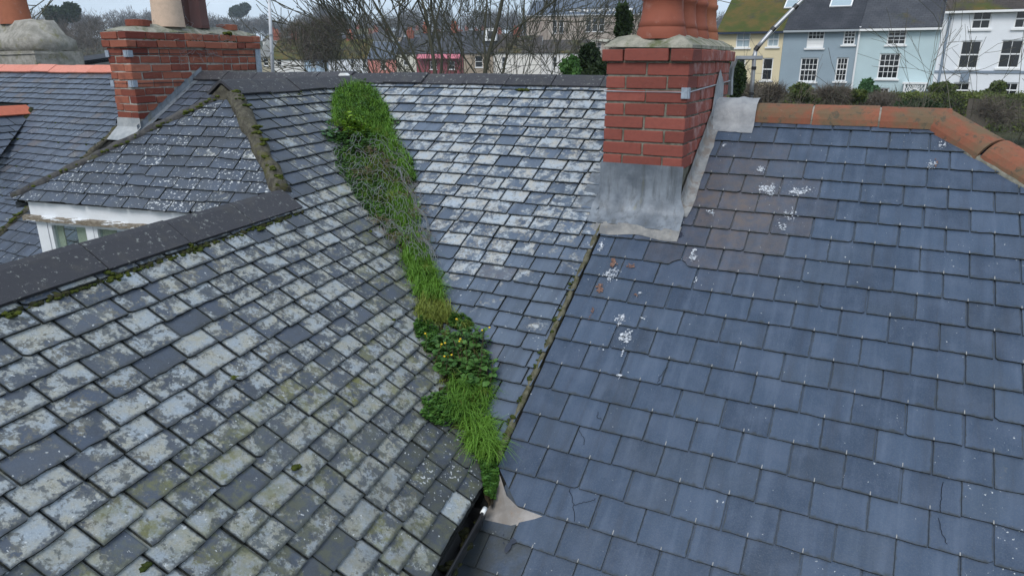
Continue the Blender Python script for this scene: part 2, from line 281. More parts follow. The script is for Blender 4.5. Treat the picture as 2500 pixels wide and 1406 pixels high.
# ------------------------------------------------------------------ slating
def clip(poly, a, b, c):                              # keep a*s + b*t <= c
    out = []; n = len(poly)
    for i in range(n):
        p, q = poly[i], poly[(i + 1) % n]; dp = a * p[0] + b * p[1] - c; dq = a * q[0] + b * q[1] - c
        if dp <= 0: out.append(p)
        if dp * dq < 0: k = dp / (dp - dq); out.append((p[0] + k * (q[0] - p[0]), p[1] + k * (q[1] - p[1])))
    return out
def half(p, q, keep):                                 # half plane whose border runs through p and q and that holds keep
    a, b = q[1] - p[1], p[0] - q[0]; c = a * p[0] + b * p[1]
    return (a, b, c) if a * keep[0] + b * keep[1] <= c else (-a, -b, -c)
SLATE_LIMIT = 300
def lay(plane, roof, mat, s0, s1, rows, width, region, style, th=.007, chip=.25, gap=.006, wob=.004, jit=.12, limit=SLATE_LIMIT, hide=None, shift=None, special=None):
    """rows: list of (tail height t, gauge). region(s,t) -> half planes or None. style(s,t) -> (va, vb, vc)"""
    items = []
    for k, (tb, G) in enumerate(rows):
        s = s0 - random.random() * width
        if shift is not None: s = s0 - ((k % 2) * .5 + shift) * width
        while s < s1:
            wd = width * (1 + random.uniform(-jit, jit)) if shift is None else width
            if shift is None and random.random() < .05: wd *= 1.35
            a, b = s + gap / 2 + random.gauss(0, .0012), s + wd - gap / 2 + random.gauss(0, .0012); sc_, tc_ = (a + b) / 2, tb + G * .5; s += wd
            hp = region(sc_, tc_)
            if hp is None: continue
            if hide is not None and hide(plane(sc_, tc_)): continue
            ln = 2.05 * G; w2 = wob * random.uniform(.5, 1.5); r_ = random.random
            slip = random.gauss(0, wob * .9); tb2 = tb + slip; rot = random.gauss(0, wob * 1.2)
            bot = [(a, 0)] + [(a + (b - a) * q, random.uniform(-w2, w2)) for q in (.2, .4, .6, .8)] + [(b, 0)]
            if chip and r_() < chip: c_ = random.uniform(.004, .018); bot = [(a, c_ * .8), (a + c_, 0)] + bot[1:]
            if chip and r_() < chip: c_ = random.uniform(.004, .018); bot = bot[:-1] + [(b - c_, 0), (b, c_ * .8)]
            if special is not None: bot = special(k, sc_, tc_, bot, a, b) or bot
            poly = [(x, tb2 + y + rot * (x - sc_) / wd) for x, y in bot] + [(b + random.uniform(-w2, w2) * .5, tb2 + ln), (a + random.uniform(-w2, w2) * .5, tb2 + ln)]
            for h in hp:
                poly = clip(poly, *h)
                if len(poly) < 3: break
            if len(poly) < 3: continue
            px = proj(plane(sc_, tc_)); d = plane(sc_, tc_) @ CF
            area = (wd * G / max(d, .1) ** 2) if (d > .3 and -60 < px[0] < 2560 and -60 < px[1] < 1460) else 0
            if d < .3 or px[0] < -700 or px[0] > 3100 or px[1] > 1900: continue
            items.append((area, poly, tb2, ln, G, a, b, style(sc_, tc_, plane)))
    items.sort(key=lambda q: -q[0])
    rest = MB(); rest_c = []
    def emit(mb, cc, it):
        area, poly, tb, ln, G, a, b, (va, vb, vc) = it
        hb = 2.25 * th; roll = random.gauss(0, th * .14); lift = random.uniform(0, th * .25)
        P, A, B = [], [], []
        for x, y in poly:
            h = hb * (1 - (y - tb) / ln) + roll * ((x - a) / (b - a) - .5) + lift
            P.append((x, y, h)); B.append((vb[0], vb[1], min(1, max(0, (x - a) / (b - a))), min(1, max(0, (y - tb) / G))))
        n = len(P); top = [plane(*q) for q in P]; lo = [plane(x, y, h - th) for x, y, h in P]
        mb.add(top + top + lo, [tuple(range(n))] + [(n + i, 2 * n + i, 2 * n + (i + 1) % n, n + (i + 1) % n) for i in range(n)])
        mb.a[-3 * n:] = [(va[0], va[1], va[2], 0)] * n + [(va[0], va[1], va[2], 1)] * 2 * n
        mb.b[-3 * n:] = B * 3; cc += [vc] * 3 * n
    def done(mb, cc, name, **k):
        me = npmesh(name, mb.v, mb.f, {'va': mb.a, 'vb': mb.b, 'vc': cc}); return link(name, me, mat, roof, **k)
    for i, it in enumerate(items):
        if i < limit and it[0] > 0: mb, cc = MB(), []; emit(mb, cc, it); done(mb, cc, 'slate')
        else: emit(rest, rest_c, it)
    if rest.v: done(rest, rest_c, 'slate_remainder', kind='stuff')
    print('slates', roof.name, len(items))
def deck(plane, roof, pts, mat, thick=.06, name='roof_deck'):
    return MB().prism([plane(s, t, -.004) for s, t in pts], -thick * plane.n).build(name, mat, roof)
DECK = plain('roof_felt', (.012, .013, .013), (.028, .028, .026), 30, .95, .1)
cl01 = lambda x: min(1, max(0, x)); rnd = random.random

def ridge_tiles(roof, p0, p1, n, mat, wing=.15, ang=(R(33), R(33)), th=.014, rnd_top=.02, round_=False, name='ridge_tile', sag=0, jitter=.004, gap=.006, tone=(.2, .9), lift=.048):
    """n tiles from p0 to p1; the cross direction is horizontal"""
    p0, p1 = np.asarray(p0, float) + UP * lift, np.asarray(p1, float) + UP * lift; d = p1 - p0; Ld = np.linalg.norm(d); d /= Ld; x = np.cross(d, UP); x /= np.linalg.norm(x); z = np.cross(x, d)
    for i in range(n):
        jz, jx = random.gauss(0, jitter), random.gauss(0, jitter); j2 = random.gauss(0, jitter); mb = MB(); out, inn = [], []
        if round_:
            for k in range(11):
                q = math.pi * (k / 10) ; rr = wing
                out.append((-rr * math.cos(q), rr * .92 * math.sin(q) - rr * .55)); inn.append((-(rr - th) * math.cos(q), (rr * .92 - th) * math.sin(q) - rr * .55))
        else:
            for (a_, sg) in ((ang[0], -1), (ang[1], 1)):
                pts = [(sg * wing * math.cos(a_), -wing * math.sin(a_)), (sg * rnd_top * math.cos(a_), -rnd_top * math.sin(a_))]
                tpts = [(sg * (wing * math.cos(a_) - th * math.sin(a_)), -wing * math.sin(a_) - th * math.cos(a_)), (sg * rnd_top * math.cos(a_) * .6, -rnd_top * math.sin(a_) - th)]
                if sg > 0: pts.reverse(); tpts.reverse()
                if sg > 0: out.append((0, -rnd_top * math.sin(a_) * .35)); inn.append((0, -rnd_top * math.sin(a_) - th * .9))
                out += pts; inn += tpts
        n_ = len(out); A = []
        a0, a1 = i * Ld / n + gap / 2, (i + 1) * Ld / n - gap / 2
        vs_ = []
        for t, jj in ((a0, jz), (a1, jz + j2)):
            for q in out: vs_.append(p0 + d * t + x * (q[0] + jx) + z * (q[1] + jj))
            for q in inn: vs_.append(p0 + d * t + x * (q[0] + jx) + z * (q[1] + jj))
        fs = []
        for k in range(n_ - 1):
            fs.append((k, k + 1, 2 * n_ + k + 1, 2 * n_ + k)); fs.append((n_ + k + 1, n_ + k, 3 * n_ + k, 3 * n_ + k + 1))
            fs.append((k + 1, k, n_ + k, n_ + k + 1)); fs.append((2 * n_ + k, 2 * n_ + k + 1, 3 * n_ + k + 1, 3 * n_ + k))
        for k in (0, n_ - 1): fs.append((k, 2 * n_ + k, 3 * n_ + k, n_ + k) if k == 0 else (2 * n_ + k, k, n_ + k, 3 * n_ + k))
        mb.add(vs_, fs, a=(0, random.uniform(*tone), rnd(), 0)); mb.build(name, mat, roof)
_ico = None
def ico():
    global _ico
    if _ico is None:
        import bmesh; bm = bmesh.new(); bmesh.ops.create_icosphere(bm, subdivisions=2, radius=1); bm.verts.ensure_lookup_table()
        _ico = (np.array([q.co[:] for q in bm.verts]), np.array([[q.index for q in f.verts] for f in bm.faces])); bm.free()
    return _ico
class NP:                                            # bulk builder on numpy arrays
    def __init__(s): s.v, s.f, s.a, s.n = [], [], [], 0
    def add(s, v_, f, a): s.v.append(v_); s.f.append(f + s.n); s.a.append(a); s.n += len(v_)
    def build(s, name, mat, parent=None, smooth=False, **k):
        if not s.v: return None
        return link(name, npmesh(name, np.concatenate(s.v), np.concatenate(s.f), {'va': np.concatenate(s.a)}, smooth), mat, parent, **k)
def moss_run(npb, pts, r0, r1, dens, spread=.02, up=UP, flat=.6, tone=(0, 1)):
    """lumps of moss scattered along a line of points"""
    iv, jf = ico(); pts = [np.asarray(p, float) for p in pts]
    for p, q in zip(pts[:-1], pts[1:]):
        for _ in range(max(1, int(np.linalg.norm(q - p) * dens))):
            c = p + (q - p) * rnd() + RNG.normal(0, spread, 3) * V(1, 1, .3); r_ = random.uniform(r0, r1)
            v_ = iv * r_ * (1 + RNG.normal(0, .14, (len(iv), 1))) * V(random.uniform(.8, 1.3), random.uniform(.8, 1.3), flat)
            npb.add(v_ + c, jf, np.tile([0, random.uniform(*tone), rnd(), 0], (len(iv), 1)))
# ================================================================== ROOFS
in_px = lambda P, x0, x1, y0, y1: (lambda q: x0 < q[0] < x1 and y0 < q[1] < y1)(proj(P))
# valley line on both slopes
VT, VB = MAIN.hit(880, 215), MAIN.hit(1200, 1150)
vA0, vA1 = WING.st(880, 215), WING.st(1200, 1150); vM0, vM1 = MAIN.st(880, 215), MAIN.st(1200, 1150)
zs = lambda t: MAIN.o[2] + MAIN.v[2] * t

# ---- the wing slope left of the valley
wing = thing('slate_roof', WING(.2, .0), 'lichen-crusted grey slate roof slope left of the grassy valley', 'roof')
H_VAL_A = half(vA0, vA1, (-1, 1)); H_HIP = half((.8423, 1.873), (1.4126, 2.704), (1.4, 1.5))
def reg_A(s, t):
    hp = [H_VAL_A]
    if H_VAL_A[0] * s + H_VAL_A[1] * t > H_VAL_A[2] + .12: return None
    if t < -.02 or s < -1.95: return None
    if s < .83:
        return None if t > 1.80 else hp + [(0, 1, 1.80)]
    if t > 2.78 or (H_HIP[0] * s + H_HIP[1] * t > H_HIP[2] + .1): return None
    return hp + [(0, 1, 2.78), H_HIP]
def sty_A(s, t, pl):
    cov = random.gauss(.70, .085); tone = cl01(random.gauss(.5, .25)); yel = 0; wet = 0; dv = (vA1[0] + (t + .02) * 1.078) - s
    if rnd() < .04: cov = random.uniform(.05, .35)
    if dv < .8 and t < 2.1: yel = cl01(random.gauss(.55, .25)) * cl01(1.2 - dv); wet = .35 * cl01(1 - dv / .8)
    if t < .9: yel = max(yel, cl01(random.gauss(.35, .2))); wet = max(wet, .45 * cl01(1.1 - t))
    spk = random.uniform(0, .3)
    if t < .4 and dv < .7: cov = random.uniform(.15, .55); tone *= .3; wet = .6; spk = random.uniform(.3, .6)
    if t > 1.8: cov = random.uniform(.48, .66); tone = cl01(tone + .35)
    hd = (s - .8423) * .8245 - (t - 1.873) * .566
    if t > 1.85 and hd < .22: cov = .05; tone = .35
    warm = .75 if rnd() < .02 else 0; q = proj(pl(s, t))
    if abs(q[0] - 1108) < 24 and abs(q[1] - 1245) < 24: cov, wet, yel = .95, 0, .2
    if abs(q[0] - 928) < 20 and abs(q[1] - 858) < 14: warm, cov = .9, .5
    return (cl01(cov), tone, rnd(), 0), (warm, spk, 0, 0), (yel, wet, 0, 0)
rowsA = [(-.015 + .0958 * k + random.gauss(0, .002), .0958) for k in range(30)]
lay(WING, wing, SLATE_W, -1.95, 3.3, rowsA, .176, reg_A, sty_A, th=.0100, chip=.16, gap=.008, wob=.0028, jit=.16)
deck(WING, wing, [(-2.0, -.03), (vA1[0], -.03), (vA0[0], vA0[1]), (3.1, 2.83), (1.52, 2.83), (1.44, 2.735), (.855, 1.86), (-2.0, 1.86)], DECK)
RA = (lambda s: WING(s, 1.868) + .0 * UP)
ridge_tiles(wing, RA(-1.90), RA(.835), 6, RIDGE, wing=.170, ang=(R(36.6), R(37)), th=.018, rnd_top=.035, jitter=.003)
RD = lambda s: WING(s, 2.835)
ridge_tiles(wing, RD(1.385), RD(3.22), 5, RIDGE, wing=.150, ang=(R(37), R(37)), th=.016, rnd_top=.02, jitter=.003)
MB().prism([RD(1.392) + UP * .012, RD(1.392) - WX * .112 - UP * .074, RD(1.392) - WX * .10 - UP * .10, RD(1.392) + WX * .10 - UP * .10, RD(1.392) + WX * .112 - UP * .074], WU * .15).build('ridge_end_mortar', HIPMORTAR, wing)
# back slope of the wing (faces away to the left)
bw = MB(); a0, a1 = RA(-2.0), RA(.83); dn = V(-WX[0], -WX[1], 0) * .8 - UP * .6
bw.prism([a0 - UP * .02, a1 - UP * .02, a1 + dn * .75 - UP * .02, a0 + dn * .75 - UP * .02], -.05 * UP).build('back_slope', SLATE_E, wing)
mo = NP()
moss_run(mo, [WING(s, 1.700 + random.uniform(-.004, .004), .012) for s in np.linspace(-1.9, .82, 30)], .004, .010, 130, .006, flat=.7, tone=(0, .8))
for k in range(1, 6):
    s = -1.90 + 2.735 * k / 6
    moss_run(mo, [RA(s) + UP * .004, WING(s, 1.70, .03)], .007, .012, 75, .004, tone=(.2, 1)); moss_run(mo, [WING(s, 1.705, .02), WING(s + .03, 1.69, .012)], .007, .014, 420, .012)
moss_run(mo, [WING(s, 2.69, .012) for s in np.linspace(1.5, 2.7, 12)], .006, .012, 40, .006, tone=(0, .6))
for k in (1, 2): s = 1.385 + 1.835 * k / 5; moss_run(mo, [RD(s), WING(s, 2.69, .03)], .005, .009, 60, .003)
for q in ((560, 930), (955, 785), (715, 1150), (340, 1395), (900, 570)):
    P = WING.hit(q[0], q[1]); moss_run(mo, [P + .012 * WING.n, P + .012 * WING.n + .02 * WING.u], .008, .016, 200, .006)
mo.build('moss', MOSS, wing, smooth=True, kind='stuff')
md = NP(); moss_run(md, [WING(s, 1.712, .004) for s in np.linspace(-1.9, .82, 30)], .012, .022, 60, .006, flat=.8); moss_run(md, [WING(s, 2.70, .0) for s in np.linspace(1.45, 2.75, 12)], .010, .018, 60, .005); md.build('dark_moss', DARKMOSS, wing, smooth=True, kind='stuff')
# hip mortar between the wing slope and the dormer
hp0, hp1 = WING(1.425, 2.735) - WX * .012, WING(.845, 1.86) - WX * .012; pts = [hp0 + (hp1 - hp0) * k / 14 for k in range(15)]
hm = MB(); hm.tube([p + V(0, 0, .004) + RNG.normal(0, .004, 3) for p in pts], [.052 + random.uniform(-.008, .008) for _ in pts], 10); hm.build('hip_mortar', HIPMORTAR, wing, smooth=True)
hmo = NP()
for f_ in (.03, .08, .12, .19, .42, .48, .55, .60, .72, .80, .83, .90, .93, .98):
    p = hp0 + (hp1 - hp0) * f_ + UP * .050 + WX * random.uniform(-.02, .03); moss_run(hmo, [p, p + V(.02, -.01, 0)], .008, .017, 330, .012, flat=.5)
hmo.build('moss', MOSS, wing, smooth=True, kind='stuff')

# ---- gutter under the wing's eave
gut = thing('gutter', WING(-1.0, -.06), 'black plastic eaves gutter below the lichen-crusted slates at the valley foot', 'gutter')
ZG = -1.895; hz = lambda x, y: ray(x, y) * (ZG / ray(x, y)[2])
rim1, rim0 = hz(1183, 1243), hz(1083, 1406); rim0 = rim1 - WU * 1.7; ev1 = WING(((rim1 - WING.o) @ WU), -.0); wdt = (rim1 - ev1) @ WX; prof = [(-.03, 0.0), (-.02, -.05), (wdt * .35, -.085), (wdt * .75, -.075), (wdt - .012, -.04), (wdt - .004, 0)]; vs_ = []
for p in (rim0 - WX * wdt, rim1 - WX * wdt):
    vs_ += [p + WX * q[0] + UP * q[1] for q in prof] + [p + WX * (q[0] + .006) + UP * (q[1] - .008) for q in prof]
fs = []
for k in range(5): fs += [(k, k + 1, 12 + k + 1, 12 + k), (6 + k + 1, 6 + k, 18 + k, 18 + k + 1)]
fs += [(12, 13, 14, 15, 16, 17)]; MB().add(vs_, fs).build('channel', BLACK, gut)
MB().tube([rim0, rim1], .007, 8).build('front_rim', BLACK, gut)
MB().tube([rim1 - WU * .03, rim1 + WU * .008], .011, 10).build('end_cap', WHITEP, gut, smooth=True)
gm = NP(); moss_run(gm, [rim0 - WX * wdt * .5 - UP * .065, rim1 - WX * wdt * .5 - UP * .065], .010, .026, 40, .022); gm.build('moss', DARKMOSS, gut, smooth=True, kind='stuff')
MB().box(WING(-2.0, -.05) - UP * .20 - WX * .16, WU * 2.3, WX * .10, UP * .14).build('fascia_board', BLACK, gut)

# ---- main slope, left of the right-hand chimney (shared party line at s = -1.257)
main_b = thing('slate_roof', MAIN(-3, -.2), 'pale lichen-patched slate roof slope between the grassy valley and the red brick chimney', 'roof')
PARTY_R, PARTY_L = -1.262, -6.45
H_VAL_B = half(vM0, vM1, (-1.3, 1.5))
def reg_B(s, t):
    if s > PARTY_R + .05 or t > 1.98: return None
    if H_VAL_B[0] * s + H_VAL_B[1] * t > H_VAL_B[2] + .10: return None
    return [H_VAL_B, (1, 0, PARTY_R), (0, 1, 1.985)]
def sty_B(s, t, pl):
    cov = random.gauss(.70, .08); tone = cl01(random.gauss(.5, .25)); yel = 0
    if rnd() < .06: cov = random.uniform(.35, .5)
    d = s - (vM1[0] + (t - vM1[1]) * (vM0[0] - vM1[0]) / (vM0[1] - vM1[1]))
    if d < .22 and t < 1.2: cov = random.uniform(0, .3)
    f_ = cl01((.55 - t) / .5) * cl01((s + 1.95) / .45)
    if t < .0: f_ = max(f_, cl01(-t / .35) * .8)
    cov = cov * (1 - f_) + f_ * (.12 if rnd() < .7 else .45)
    warm = random.uniform(.3, .7) if rnd() < .07 and cov < .5 else 0
    return (cl01(cov), tone, rnd(), 0), (warm, random.uniform(0, .25), 0, 0), (yel, 0, 0, 0)
rowsB, t = [], 1.905
tb = [1.905 - .1125 * k for k in range(12)]; tt = tb[-1]
while tt > -1.25: tt -= .109; tb.append(tt)
rowsB = [(q, .112) for q in reversed(tb)]
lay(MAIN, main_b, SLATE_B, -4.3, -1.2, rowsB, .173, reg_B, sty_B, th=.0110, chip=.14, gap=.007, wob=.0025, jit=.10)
# remote part of the same slope beyond the dormer, up to the left chimney
main_f = thing('slate_roof', MAIN(-5.5, -.3), 'dark slate roof slope glimpsed beyond the dormer, right of the left brick chimney', 'roof')
def hid_F(P):
    x, y = proj(P)
    if x < -80: return True
    if x > 50 and 270 < x < 590 and y > 300 - (x - 270) * .16 + 40: return True
    if 110 < x < 850 and 300 < y < 535 and not (150 < x < 225 and y > 530): return True
    return (y > 690 - x * .3) or (x > 300 and y > 560) or (x > 620 and y > 205)
reg_F = lambda s, t: None if (s < PARTY_L - .02 or t > 2.02) else [(-1, 0, -PARTY_L + .0), (0, 1, 2.02)]
sty_F = lambda s, t, pl: ((random.uniform(0, .18), cl01(random.gauss(.45, .25)), rnd(), 0), (.25 * (rnd() < .1), random.uniform(.05, .35), 0, 0), (0, .2, 0, 0))
lay(MAIN, main_f, SLATE_E, PARTY_L - .1, -3.9, [(-1.6 + .1125 * k, .1125) for k in range(33)], .165, reg_F, sty_F, th=.0085, hide=hid_F, wob=.004, jit=.1)
deck(MAIN, main_b, [(-6.5, -1.7), (-1.262, -1.7), (-1.262, 2.06), (-6.5, 2.06)], DECK)
RB = lambda s: MAIN(s, 2.065)
MB().prism([RB(-6.5) - UP * .03, RB(-1.0) - UP * .03, RB(-1.0) + G1 * 1.2 - UP * .8, RB(-6.5) + G1 * 1.2 - UP * .8], -.05 * UP).build('back_slope', SLATE_E, main_b)
ridge_tiles(main_b, RB(-6.10), RB(-1.34), 12, RIDGE, wing=.150, ang=(R(33), R(33)), th=.016, rnd_top=.03, jitter=.004)
mo = NP()
for s, w_ in ((-2.36, .12), (-4.4, .05)): moss_run(mo, [MAIN(s - w_ / 2, 1.90, .02), MAIN(s + w_ / 2, 1.90, .02)], .010, .018, 120, .006)
for k in range(1, 12): s = -6.10 + 4.76 * k / 12; moss_run(mo, [RB(s) + UP * .0, MAIN(s, 1.935, .03)], .003, .006, 45, .002, tone=(0, .5))
mo.build('moss', MOSS, main_b, smooth=True, kind='stuff')
md = NP(); moss_run(md, [MAIN(s, 1.925, .002) for s in np.linspace(-4.1, -1.5, 30)], .008, .013, 55, .005); md.build('dark_moss', DARKMOSS, main_b, smooth=True, kind='stuff')

# ---- right-hand roof, smooth newer slates with a terracotta ridge and hip
main_c = thing('slate_roof', MAIN(.2, -1.2), 'smooth blue-grey slate roof with weathered terracotta ridge and bird droppings', 'roof')
HIP0, HIP1 = (.47, 1.68), (1.60, .49); H_HIPC = half(HIP0, HIP1, (0, 0))
cut0, cut1 = MAIN.st(1222, 1150), MAIN.st(1268, 1245)
def reg_C(s, t):
    if s < PARTY_R - .02 or t > 1.66 or s > 1.9: return None
    if H_HIPC[0] * s + H_HIPC[1] * t > H_HIPC[2] + .15: return None
    hp = [(-1, 0, -PARTY_R - .012), (0, 1, 1.69), H_HIPC]
    if cut1[1] - .03 < t < cut0[1] + .07: hp.append(half(cut0, cut1, (0, cut1[1])))
    if t < cut1[1] - .03: hp.append(half(MAIN.st(1186, 1262), MAIN.st(1080, 1430), (0, -1.3)))
    return hp
def sty_C(s, t, pl):
    wv = cl01(1.25 - math.hypot((s + .55) / .42, (t - .82) / .58)); warm = cl01(wv * 1.2 * random.uniform(.5, 1.1))
    sp = random.uniform(-.25, .05) + (.22 if s > .65 and t < -.3 else 0)
    return (.02 + (.25 if s > .75 and t < -.4 and rnd() < .5 else 0), cl01(random.gauss(.5, .30) - warm * .2), rnd(), 0), (warm, sp, 0, 0), (0, .9 if (s < -.95 and t < -1.3) else .15 * (rnd() < .3), 0, 0)
def spec_C(k, s, t, bot, a, b):
    x, y = proj(MAIN(s, t))
    if abs(x - 1640) < 30 and abs(y - 628) < 18: return [(a, 0), (a + (b - a) * .72, -.002), (a + (b - a) * .80, .02), (a + (b - a) * .9, .035), (b, .045)]
    if abs(x - 1712) < 32 and abs(y - 640) < 18: return [(a, .045), (a + (b - a) * .12, .030), (a + (b - a) * .2, .005), (a + (b - a) * .3, 0), (b, 0)]
rowsC = [((9 - r_) * .15617, .15617) for r_ in range(21, -2, -1)]
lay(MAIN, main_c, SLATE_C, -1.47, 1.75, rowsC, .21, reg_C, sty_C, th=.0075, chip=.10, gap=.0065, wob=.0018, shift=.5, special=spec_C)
deck(MAIN, main_c, [(-1.262, -1.05), (-1.262, 1.72), (.47, 1.72), (1.75, .40), (1.75, -2.1), (-1.9, -2.1), (-1.6, -1.3)], DECK, .05)
MB().prism([MAIN(PARTY_R - .012, -1.06, -.01), MAIN(PARTY_R - .012, .66, -.01), MAIN(PARTY_R - .012, .66, .020), MAIN(PARTY_R - .012, -1.06, .020)], .012 * E1).build('edge_mortar', HIPMORTAR, main_c)
em = MB(); q_ = [MAIN(PARTY_R - .014 + random.uniform(-.004, .004), t, .012) for t in np.linspace(-1.07, .67, 46)]; em.tube(q_, [.0155 + random.uniform(-.004, .004) for _ in q_], 8); em.build('edge_mortar', plain('seam_mortar', (.075, .070, .045), (.16, .15, .105), 30, .95, .1, .8, .008, 6, [(20, .5, .65, (.06, .065, .02), .7)]), main_c, smooth=True)
emo = NP(); moss_run(emo, [MAIN(PARTY_R - .024, t, .026) for t in np.linspace(-1.05, .2, 20)], .006, .013, 45, .006, tone=(0, .4)); emo.build('moss', MOSS, main_c, smooth=True, kind='stuff')
RC = lambda s: MAIN(s, 1.735)
ridge_tiles(main_c, RC(-.61), RC(.52), 3, TERRA_OLD, wing=.126, th=.018, round_=True, lift=.012, jitter=.003, gap=.010, tone=(.1, .8))
ridge_tiles(main_c, RC(-.60), RC(.47), 1, MORTAR_P, wing=.108, th=.018, round_=True, lift=.010, jitter=0, gap=0, name='joint_mortar')
hd0, hd1 = RC(.47) + UP * .0, MAIN(1.60, .60, .02); 
ridge_tiles(main_c, hd0, hd1, 4, TERRA_OLD, wing=.128, th=.018, round_=True, lift=.012, jitter=.004, gap=.014, tone=(.1, .8), name='hip_tile')
rm = MB(); q_ = [MAIN(s, 1.632 + random.uniform(-.004, .004), .000) for s in np.linspace(-.85, .46, 26)]; rm.tube(q_, [.030 + random.uniform(-.006, .006) for _ in q_], 8); rm.build('ridge_bedding', MORTAR, main_c, smooth=True)
rm = MB(); dh = np.array(HIP1) - np.array(HIP0); dh /= np.linalg.norm(dh); nh = np.array((-abs(dh[1]), -abs(dh[0]))); q_ = [MAIN(*(np.array(HIP0) + dh * k - np.array((.055, .055))), .0) for k in np.linspace(.0, 1.5, 24)]; rm.tube(q_, [.026 + random.uniform(-.006, .006) for _ in q_], 8); rm.build('hip_bedding', MORTAR, main_c, smooth=True)
HB = MAIN(.47, 1.72); MB().prism([HB - UP * .03, MAIN(1.75, .42) - UP * .03, MAIN(1.75, .42) + E1 * 1.6 - UP * 1.2, HB + G1 * 1.5 - UP * 1.0], -.05 * UP).build('back_slope', SLATE_E, main_c)
MB().prism([RC(-1.0) - UP * .03, HB - UP * .03, HB + G1 * 1.5 - UP * 1.0, RC(-1.0) + G1 * 1.5 - UP * 1.0], -.05 * UP).build('back_slope', SLATE_E, main_c)
# copper rivets at the tail of each course
rv = MB()
for k, (tb, G) in enumerate(rowsC):
    for j in range(-2, 16):
        s = -1.47 + .21 * j + (k % 2) * .105
        hp = reg_C(s, tb + .05)
        if hp is None or rnd() < .2 or not (-1.2 < s < 1.2) or tb > 1.4: continue
        P = MAIN(s, tb + random.uniform(-.002, .004), .0170); rv.box(P - MAIN.u * .0018, MAIN.u * .0036, MAIN.v * random.uniform(.012, .020), MAIN.n * .0025)
rv.build('rivets', plain('rivet_metal', (.24, .24, .23), (.36, .36, .35), 80, .6), main_c, kind='stuff')
# lead at the foot of the valley
ld = MB(); ppx = [(1222, 1160), (1240, 1215), (1268, 1243), (1326, 1262), (1250, 1290), (1172, 1276), (1195, 1240), (1205, 1190)]
n_ = len(ppx); ctr = (1240, 1252); ld.add([MAIN.hit(*q) + MAIN.n * (.012 + .012 * (i in (0, 1, 2))) for i, q in enumerate(ppx)] + [MAIN.hit(*ctr) + MAIN.n * .030], [(i, (i + 1) % n_, n_) for i in range(n_)]).build('valley_lead', LEADTAN, main_c)

# ---- neighbour's roof on the far left
east = thing('slate_roof', MAIN(-8, -.5), 'dark slate roof with new orange ridge tiles left of the old brick chimney', 'roof')
WL = Plane(MAIN(-8.0, 1.15), WU, WING.v); vl0, vl1 = MAIN.st(72, 282), MAIN.st(0, 383); H_VL = half(vl0, vl1, (-6.6, 1))
def reg_E(s, t):
    if s > PARTY_L + .02 or t > 2.12: return None
    if H_VL[0] * s + H_VL[1] * t > H_VL[2] + .12 and t < 1.45: return None
    if s < -11.5: return None
    return [(1, 0, PARTY_L - .02), (0, 1, 2.12)] + ([H_VL] if t < 1.40 else [])
hid_E = lambda P: (lambda q: q[0] < -70 or q[1] > 600 or (q[0] > 115 and q[1] > 470))(proj(P))
sty_E = lambda s, t, pl: ((random.uniform(0, .12) if rnd() < .85 else .4, cl01(random.gauss(.5, .28)), rnd(), 0), (random.uniform(.3, .8) if rnd() < .12 else 0, random.uniform(0, .35), 0, 0), (0, .15 * rnd(), 0, 0))
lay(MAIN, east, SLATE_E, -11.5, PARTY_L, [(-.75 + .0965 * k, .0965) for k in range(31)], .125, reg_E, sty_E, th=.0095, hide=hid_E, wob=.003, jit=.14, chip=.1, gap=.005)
deck(MAIN, east, [(-12, -1.6), (PARTY_L - .03, -1.6), (PARTY_L - .03, 2.16), (-12, 2.16)], DECK)
RE = lambda s: MAIN(s, 2.17)
ridge_tiles(east, RE(-10.8), RE(-6.50), 12, TERRA_NEW, wing=.145, ang=(R(33), R(33)), th=.016, rnd_top=.015, jitter=.003, tone=(.2, 1))
MB().prism([RE(-12) - UP * .03, RE(-6.4) - UP * .03, RE(-6.4) + G1 * 1.2 - UP * .8, RE(-12) + G1 * 1.2 - UP * .8], -.05 * UP).build('back_slope', SLATE_E, east)
pm = MB(); q_ = [MAIN(PARTY_L + random.uniform(-.012, .012), t, .012) for t in np.linspace(-.9, 1.18, 40)]; pm.tube(q_, [.030 + random.uniform(-.008, .008) for _ in q_], 8); pm.build('party_mortar', HIPMORTAR, east, smooth=True)
mo = NP(); moss_run(mo, [MAIN(PARTY_L, t, .034) for t in np.linspace(-.8, .15, 12)], .008, .017, 110, .012, tone=(.1, .9)); moss_run(mo, [MAIN(PARTY_L, t, .034) for t in np.linspace(.15, 1.1, 12)], .007, .013, 50, .012, tone=(0, .4))
for _ in range(16):
    s, t = random.uniform(-8.2, -6.6), -.75 + .0965 * random.randint(9, 20); moss_run(mo, [MAIN(s, t, .012), MAIN(s + .03, t, .012)], .006, .012, 120, .004)
mo.build('moss', MOSS, east, smooth=True, kind='stuff')
